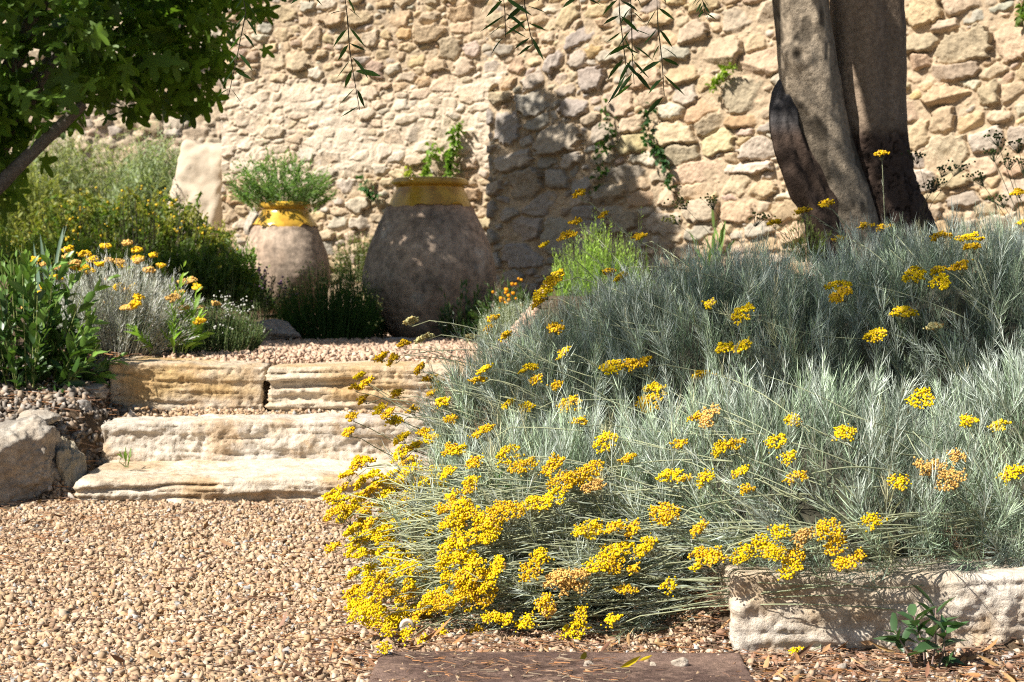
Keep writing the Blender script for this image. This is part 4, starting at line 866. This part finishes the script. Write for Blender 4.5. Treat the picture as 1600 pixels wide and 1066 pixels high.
FC = [((-2.15, 7.6, 2.35), (.85, .75, .95), 1350), ((-1.60, 7.9, 2.5), (.66, .6, .9), 760), ((-2.3, 7.2, 1.75), (.75, .5, .5), 420), ((-1.70, 7.9, 1.80), (.42, .45, .36), 330), ((-2.42, 7.3, 1.35), (.4, .35, .42), 420), ((-3.3, 6.5, 2.7), (.8, .8, .7), 700), ((-1.9, 8.4, 3.2), (.8, .8, .7), 700), ((-2.12, 9.62, 3.75), (.42, .4, .42), 620), ((-1.75, 9.7, 3.95), (.3, .25, .2), 90), ((-2.2, 9.1, 3.85), (.74, .5, .5), 1500), ((-1.45, 9.1, 3.6), (.25, .25, .25), 90)]  # high lobes farthest back are unseen, added to cast the right wall's shadow
for (c, r, n) in FC:
    d = norm(rg.normal(size=(n, 3)))*rg.uniform(.2, 1, (n, 1))**.45; P = np.array(c)+d*np.array(r)*(1+(.18 if c[1] < 9 else .45)*fbm(d*3+c[0], 3, 4))[:, None]
    pxx = 800+F*P[:, 0]/P[:, 1]; pyy = 460-F*(P[:, 2]-CAMZ)/P[:, 1]
    lim = np.interp(pyy, [-400, 0, 60, 120, 180, 230, 262, 300], [900, 440, 445, 430, 402, 345, 255, 40])+rg.normal(size=n)*14
    low = np.interp(pxx, [-200, 0, 90, 230, 330, 400], [345, 318, 245, 245, 215, 175])
    keep = (pxx < lim) & ((pyy < low+rg.normal(size=n)*10))
    figleaves(acc, P[keep], .088, rg)
acc.build('crown', M_leaf, fig)

# ------------------------------------------------------------------ gravel, litter
CH = np.array([(x, y, z) for x in (-1, 1) for y in (-1, 1) for z in (-1, 1)], float)*.72
CHF = np.array([(0, 1, 3), (0, 3, 2), (4, 6, 7), (4, 7, 5), (0, 4, 5), (0, 5, 1), (2, 3, 7), (2, 7, 6), (0, 2, 6), (0, 6, 4), (1, 5, 7), (1, 7, 3)])
def gravel(name, label, X, Y, size, cols, w, seed, zoff=0, flat=.75):
    rg = np.random.default_rng(seed); N = len(X)
    s = size*np.exp(np.clip(rg.normal(size=N)*.28, -.7, .5))
    B = CH[None]+rg.normal(size=(N, 8, 3))*.33
    B = B*np.stack([rg.uniform(.9, 1.5, N), rg.uniform(.75, 1.1, N), rg.uniform(.5, .9, N)], -1)[:, None]
    q = norm(rg.normal(size=(N, 4))*np.array([1, .5, .5, 1])); w_, x, y, z = q.T
    Rm = np.stack([np.stack([1-2*(y*y+z*z), 2*(x*y-z*w_), 2*(x*z+y*w_)], -1), np.stack([2*(x*y+z*w_), 1-2*(x*x+z*z), 2*(y*z-x*w_)], -1), np.stack([2*(x*z-y*w_), 2*(y*z+x*w_), 1-2*(x*x+y*y)], -1)], 1)
    B = np.einsum('nij,nkj->nki', Rm, B)*s[:, None, None]
    C = np.stack([X, Y, zter(X, Y)+s*rg.uniform(-.1, 1.4, N)+zoff], -1)
    V = (C[:, None]+B).reshape(-1, 3)
    ci = rg.choice(len(cols), N, p=w); cc = np.array(cols)[ci]*rg.uniform(.8, 1.12, (N, 1))
    o = mk(name, V, [(CHF[None]+8*np.arange(N)[:, None, None]).reshape(-1, 3)], M_gravel, None, np.repeat(cc, 8, 0), False)
    return tagp(o, label, 'gravel', kind='stuff')
GC = [(.50, .36, .235), (.44, .31, .195), (.59, .455, .33), (.33, .22, .145), (.40, .385, .36), (.46, .30, .165)]; GW = [.34, .22, .18, .12, .04, .10]
rg = np.random.default_rng(3)
def scat(n, x0, x1, y0, y1, cond):
    y = np.exp(rg.uniform(math.log(y0), math.log(y1), n)); x = rg.uniform(x0, x1, n); m = cond(x, y); return x[m], y[m]
X, Y = scat(150000, -2.0, .5, 2.35, 5.36, lambda x, y: (x > -.33*y-.15) & (x < np.where(y < 3.1, -.12+.6*rg.uniform(size=len(x))**3, xbed(y)-.0)) & ((x > -1.5) | (y < 5.05)))
gravel('gravel', 'pale ochre gravel covering the lower ground', X, Y, .0047, GC, GW, 1)
X, Y = scat(29000, -1.5, .25, 6.06, 9.3, lambda x, y: (x > -.30*y+.55) & (x < xbed(y)+.1) & (y > 6.10+.05*vnoise(np.stack([x*6, x*0, x*0], -1), 3)))
gravel('gravel', 'pinkish gravel on the terrace in front of the large jar', X, Y, .0066, [(.56, .39, .28), (.50, .34, .235), (.62, .47, .35)], [.5, .3, .2], 2)
X, Y = scat(9000, -1.33, .0, 5.38, 5.96, lambda x, y: (((y > 5.48) & (y < 5.61)) | ((y > 5.82) & (y < 5.92))) & (vnoise(np.stack([x*5, y*3, x*0], -1), 9)+.45 > rg.uniform(-.6, .9, len(x))))
gravel('gravel', 'loose gravel lying on the step treads', X, Y, .0056, GC, GW, 3, .010)
X, Y = scat(2600, -1.9, -1.25, 5.3, 6.1, lambda x, y: x < -1.2-.1*(y-5))
gravel('pebbles', 'mixed grey pebbles and chips on the soil beside the steps', X, Y, .0085, [(.30, .26, .22), (.38, .29, .21), (.48, .42, .36), (.2, .17, .14)], [.3, .3, .1, .3], 4)
X, Y = scat(5200, -.1, 1.5, 2.6, 3.12, lambda x, y: ~((x > -.21+.03*vnoise(np.stack([x*0, y*20, x*0], -1), 4)) & (x < .37) & (y < 2.975+.02*vnoise(np.stack([x*14, x*0, x*0], -1), 5))))
gravel('pebbles', 'small stones among the leaf litter in front of the white block', X, Y, .0048, [(.42, .30, .20), (.62, .48, .36), (.34, .2, .13), (.5, .46, .42)], [.35, .25, .3, .1], 5)
def sticks(name, label, n, cond, L, wd, cols, seed, x0, x1, y0, y1, up=.006, curv=.12):
    rg = np.random.default_rng(seed); y = rg.uniform(y0, y1, n); x = rg.uniform(x0, x1, n); m = cond(x, y); x = x[m]; y = y[m]; n = len(x)
    th = rg.normal(size=n)*.7; l = L*rg.uniform(.4, 1.4, n); d = np.stack([np.cos(th), np.sin(th), rg.normal(size=n)*.12], -1)
    c = np.stack([x, y, zter(x, y)+up+rg.uniform(.002, .010, n)], -1); b = np.stack([-d[:, 1], d[:, 0], 0*x], -1)*(rg.normal(size=n)*curv*l)[:, None]
    a = Acc(); cc = np.array(cols)[rg.integers(0, len(cols), n)]*rg.uniform(.7, 1.2, (n, 1))
    tubes(a, [c-d*l[:, None]/2, c+b, c+d*l[:, None]/2], wd*rg.uniform(.6, 1.4, n), cc, taper=.6)
    o = a.build(name, M_litter); return tagp(o, label, 'litter', kind='stuff')
BR = [(.30, .17, .10), (.22, .13, .09), (.40, .27, .18), (.16, .11, .08), (.45, .22, .10)]
sticks('dry_twigs', 'dry brown twigs and stalks scattered over the gravel', 6500, lambda x, y: (x > -.33*y-.1) & (x < xbed(y)-.05) & (rg.uniform(size=len(x)) < .35+.5*(vnoise(np.stack([x*2.5, y*2.5, x*0], -1), 2) > .05)), .045, .0011, BR, 5, -1.8, .4, 2.4, 5.3)
sticks('dry_litter', 'reddish brown dry stalks and needles in front of the white block', 6500, lambda x, y: ~((x > -.19) & (x < .37) & (y < 2.975+.03*vnoise(np.stack([x*9, x*0, x*0], -1), 7))) & (x > -.35), .04, .0012, BR, 6, -.35, 1.5, 2.5, 3.3, .004)
sticks('bed_litter', 'dry stalks on the soil beneath the curry plants', 2500, lambda x, y: x > xbed(y), .05, .0014, BR, 7, .2, 1.6, 3.1, 4.4, .004)
sticks('bed_litter', 'dry sticks and stalks on the soil of the left bed', 1300, lambda x, y: x < -1.3, .07, .002, BR, 8, -2.4, -1.3, 5.2, 6.6, .006)
def leafpile(name, label, n, box, ll, lw, cols, seed, kind='stuff', cat='litter', cond=None, pos=None):
    rg = np.random.default_rng(seed)
    x = rg.uniform(box[0], box[1], n); y = rg.uniform(box[2], box[3], n)
    if cond is not None: m = cond(x, y); x = x[m]; y = y[m]; n = len(x)
    P = np.stack([x, y, zter(x, y)+.008+rg.uniform(0, .008, n)], -1)
    a = Acc(); th = rg.uniform(0, 6.28, n)
    for ci, c_ in enumerate(cols):
        s = slice(ci, None, len(cols)); k = len(P[s])
        shoots(a, P[s], np.stack([np.cos(th[s]), np.sin(th[s]), rg.normal(size=k)*.25], -1), .004, 1, ll, lw, ang=.05, bend=np.zeros((k, 3)), col=c_, cvar=.2, simple=False, rg=rg, curl=0, droop=-.15, tipshort=1)
    return tagp(a.build(name, M_litter), label, cat, kind=kind)
sticks('slab_litter', 'few dry bits lying on the brown slab', 620, lambda x, y: (x > -.2) & (x < .38) & (vnoise(np.stack([x*8, y*8, x*0], -1), 12) > -.05), .022, .0009, BR+[(.5, .4, .28)], 9, -.2, .38, 2.6, 2.98, .016)
leafpile('dead_leaves', 'curled dead olive leaves among the litter by the white block', 900, (-.35, 1.5, 2.5, 3.2), .032, .009, [(.34, .17, .07), (.42, .26, .12), (.22, .12, .07)], 1, cond=lambda x, y: ~((x > -.23) & (x < .41) & (y < 3.0)))
leafpile('dead_leaves', 'dead leaves scattered thinly on the lower gravel', 260, (-1.7, .3, 2.5, 5.2), .035, .009, [(.26, .15, .08), (.36, .22, .12), (.2, .12, .08)], 2)
leafpile('dead_leaves', 'dead leaves under the shrubs of the left bed', 300, (-2.4, -1.35, 5.2, 6.6), .04, .014, [(.16, .11, .06), (.10, .08, .05), (.3, .2, .1)], 3)
# yellow leaves and stones lying on the brown slab
for k, (px, py, lab, c_, an) in enumerate(((905, 1046, 'olive-yellow fallen leaf beside a pale pebble on the brown slab', (.38, .32, .03), .9), (998, 1049, 'thin yellow fallen leaf in the middle of the brown slab', (.70, .55, .02), .6), (968, 1062, 'large yellow fallen leaf at the bottom edge on the brown slab', (.74, .56, .02), .25))):
    Y = np.interp(py, [1040, 1066], [2.93, 2.82]); p = at(px, py, Y); p[2] = .026; a = Acc()
    shoots(a, p[None], np.array([[math.cos(an), math.sin(an), .12]]), .002, 1, (.026, .03, .042)[k], (.014, .007, .011)[k], ang=.02, bend=np.zeros((1, 3)), col=c_, cvar=.02, simple=False, curl=0, droop=-.1, tipshort=1, lenvar=.01)
    tagp(a.build('fallen_leaf', M_litter), lab, 'leaf')
for k, (px, py, lab, r_) in enumerate(((920, 1042, 'pale rough pebble beside the olive-yellow leaf on the brown slab', .009), (1020, 1046, 'small broken pebble right of the thin yellow leaf on the brown slab', .007), (1062, 1056, 'largest pale pebble on the brown slab, near its right end', .014), (1315, 1044, 'cream pebble in the litter in front of the white block', .012), (1280, 1036, 'smaller pebble in the litter left of the cream pebble', .006))):
    Y = 2.9; p = at(px, py, Y); boulder('pebble', lab, px, py, Y, r_*1.1, r_*.8, r_, 300+k, zc=(.014 if px < 1150 else .006)+r_*.4, mat=M_boulder, base=(.46, .39, .31), n=18, cat='pebble', alt=(.5, .42, .34))
# snail shell
a = Acc(); c = at(637, 964, 3.22); c[2] = .022
th = np.linspace(0, 2*math.pi*2.6, 90); rr_ = .0012+.0085*(th/th.max())**1.4; tr_ = .0010+.0058*(th/th.max())**1.4
cen = np.stack([c[0]+rr_*np.cos(th), c[1]-.004*(1-th/th.max()), c[2]+rr_*np.sin(th)], -1)
rad = norm(np.stack([np.cos(th), 0*th, np.sin(th)], -1)); ph_ = np.linspace(0, 2*math.pi, 12, endpoint=False)
V = cen[:, None]+tr_[:, None, None]*(np.cos(ph_)[None, :, None]*rad[:, None]+np.sin(ph_)[None, :, None]*np.array([0, 1., 0]))
cc = np.where((np.arange(12) % 4 == 1)[None, :, None], np.array([.28, .18, .12]), np.array([.62, .55, .46]))*np.ones((90, 1, 1))
i = np.arange(89)[:, None]*12+np.arange(12)[None]; j = np.arange(89)[:, None]*12+(np.arange(12)[None]+1) % 12
a.add(V.reshape(-1, 3), [np.stack([i.ravel(), j.ravel(), (j+12).ravel(), (i+12).ravel()], -1)], cc.reshape(-1, 3))
tagp(a.build('snail_shell', M_shell, smooth=True), 'small striped snail shell on the gravel below the yellow flowers', 'shell')

# ------------------------------------------------------------------ light, camera
sd = np.array([.60, .40, -.70]); sd = sd/np.linalg.norm(sd)
sun = bpy.data.lights.new('sun', 'SUN'); sun.energy = 5.0; sun.angle = R(.5); sun.color = (1., .945, .86)
so = bpy.data.objects.new('sun', sun); COL.objects.link(so); so.rotation_euler = Vector(sd.tolist()).to_track_quat('-Z', 'Y').to_euler()
w = bpy.data.worlds.new('World'); scene.world = w; w.use_nodes = True; nt = w.node_tree
sky = nt.nodes.new('ShaderNodeTexSky'); sky.sky_type = 'NISHITA'; sky.sun_disc = False
el = math.asin(-sd[2]); sky.sun_elevation = el; sky.sun_rotation = math.atan2(-sd[0], -sd[1])
bg = nt.nodes['Background']; nt.links.new(sky.outputs[0], bg.inputs[0]); bg.inputs[1].default_value = .05
cam = bpy.data.cameras.new('camera'); co = bpy.data.objects.new('camera', cam); COL.objects.link(co)
co.location = (0, 0, CAMZ); co.rotation_euler = (math.pi/2-TILT, 0, 0); cam.lens = 60; cam.sensor_width = 36; cam.clip_end = 200; cam.clip_start = .05
cam.dof.use_dof = True; cam.dof.focus_distance = 3.6; cam.dof.aperture_fstop = 10
scene.camera = co
vs = scene.view_settings; vs.view_transform = 'Standard'; vs.look = 'None'; vs.exposure = 0.86; vs.gamma = 1
scene.render.engine = 'CYCLES'; scene.cycles.max_bounces = 6; scene.cycles.diffuse_bounces = 2; scene.cycles.use_denoising = False; scene.cycles.filter_width = 1.1; scene.cycles.sample_clamp_indirect = 4
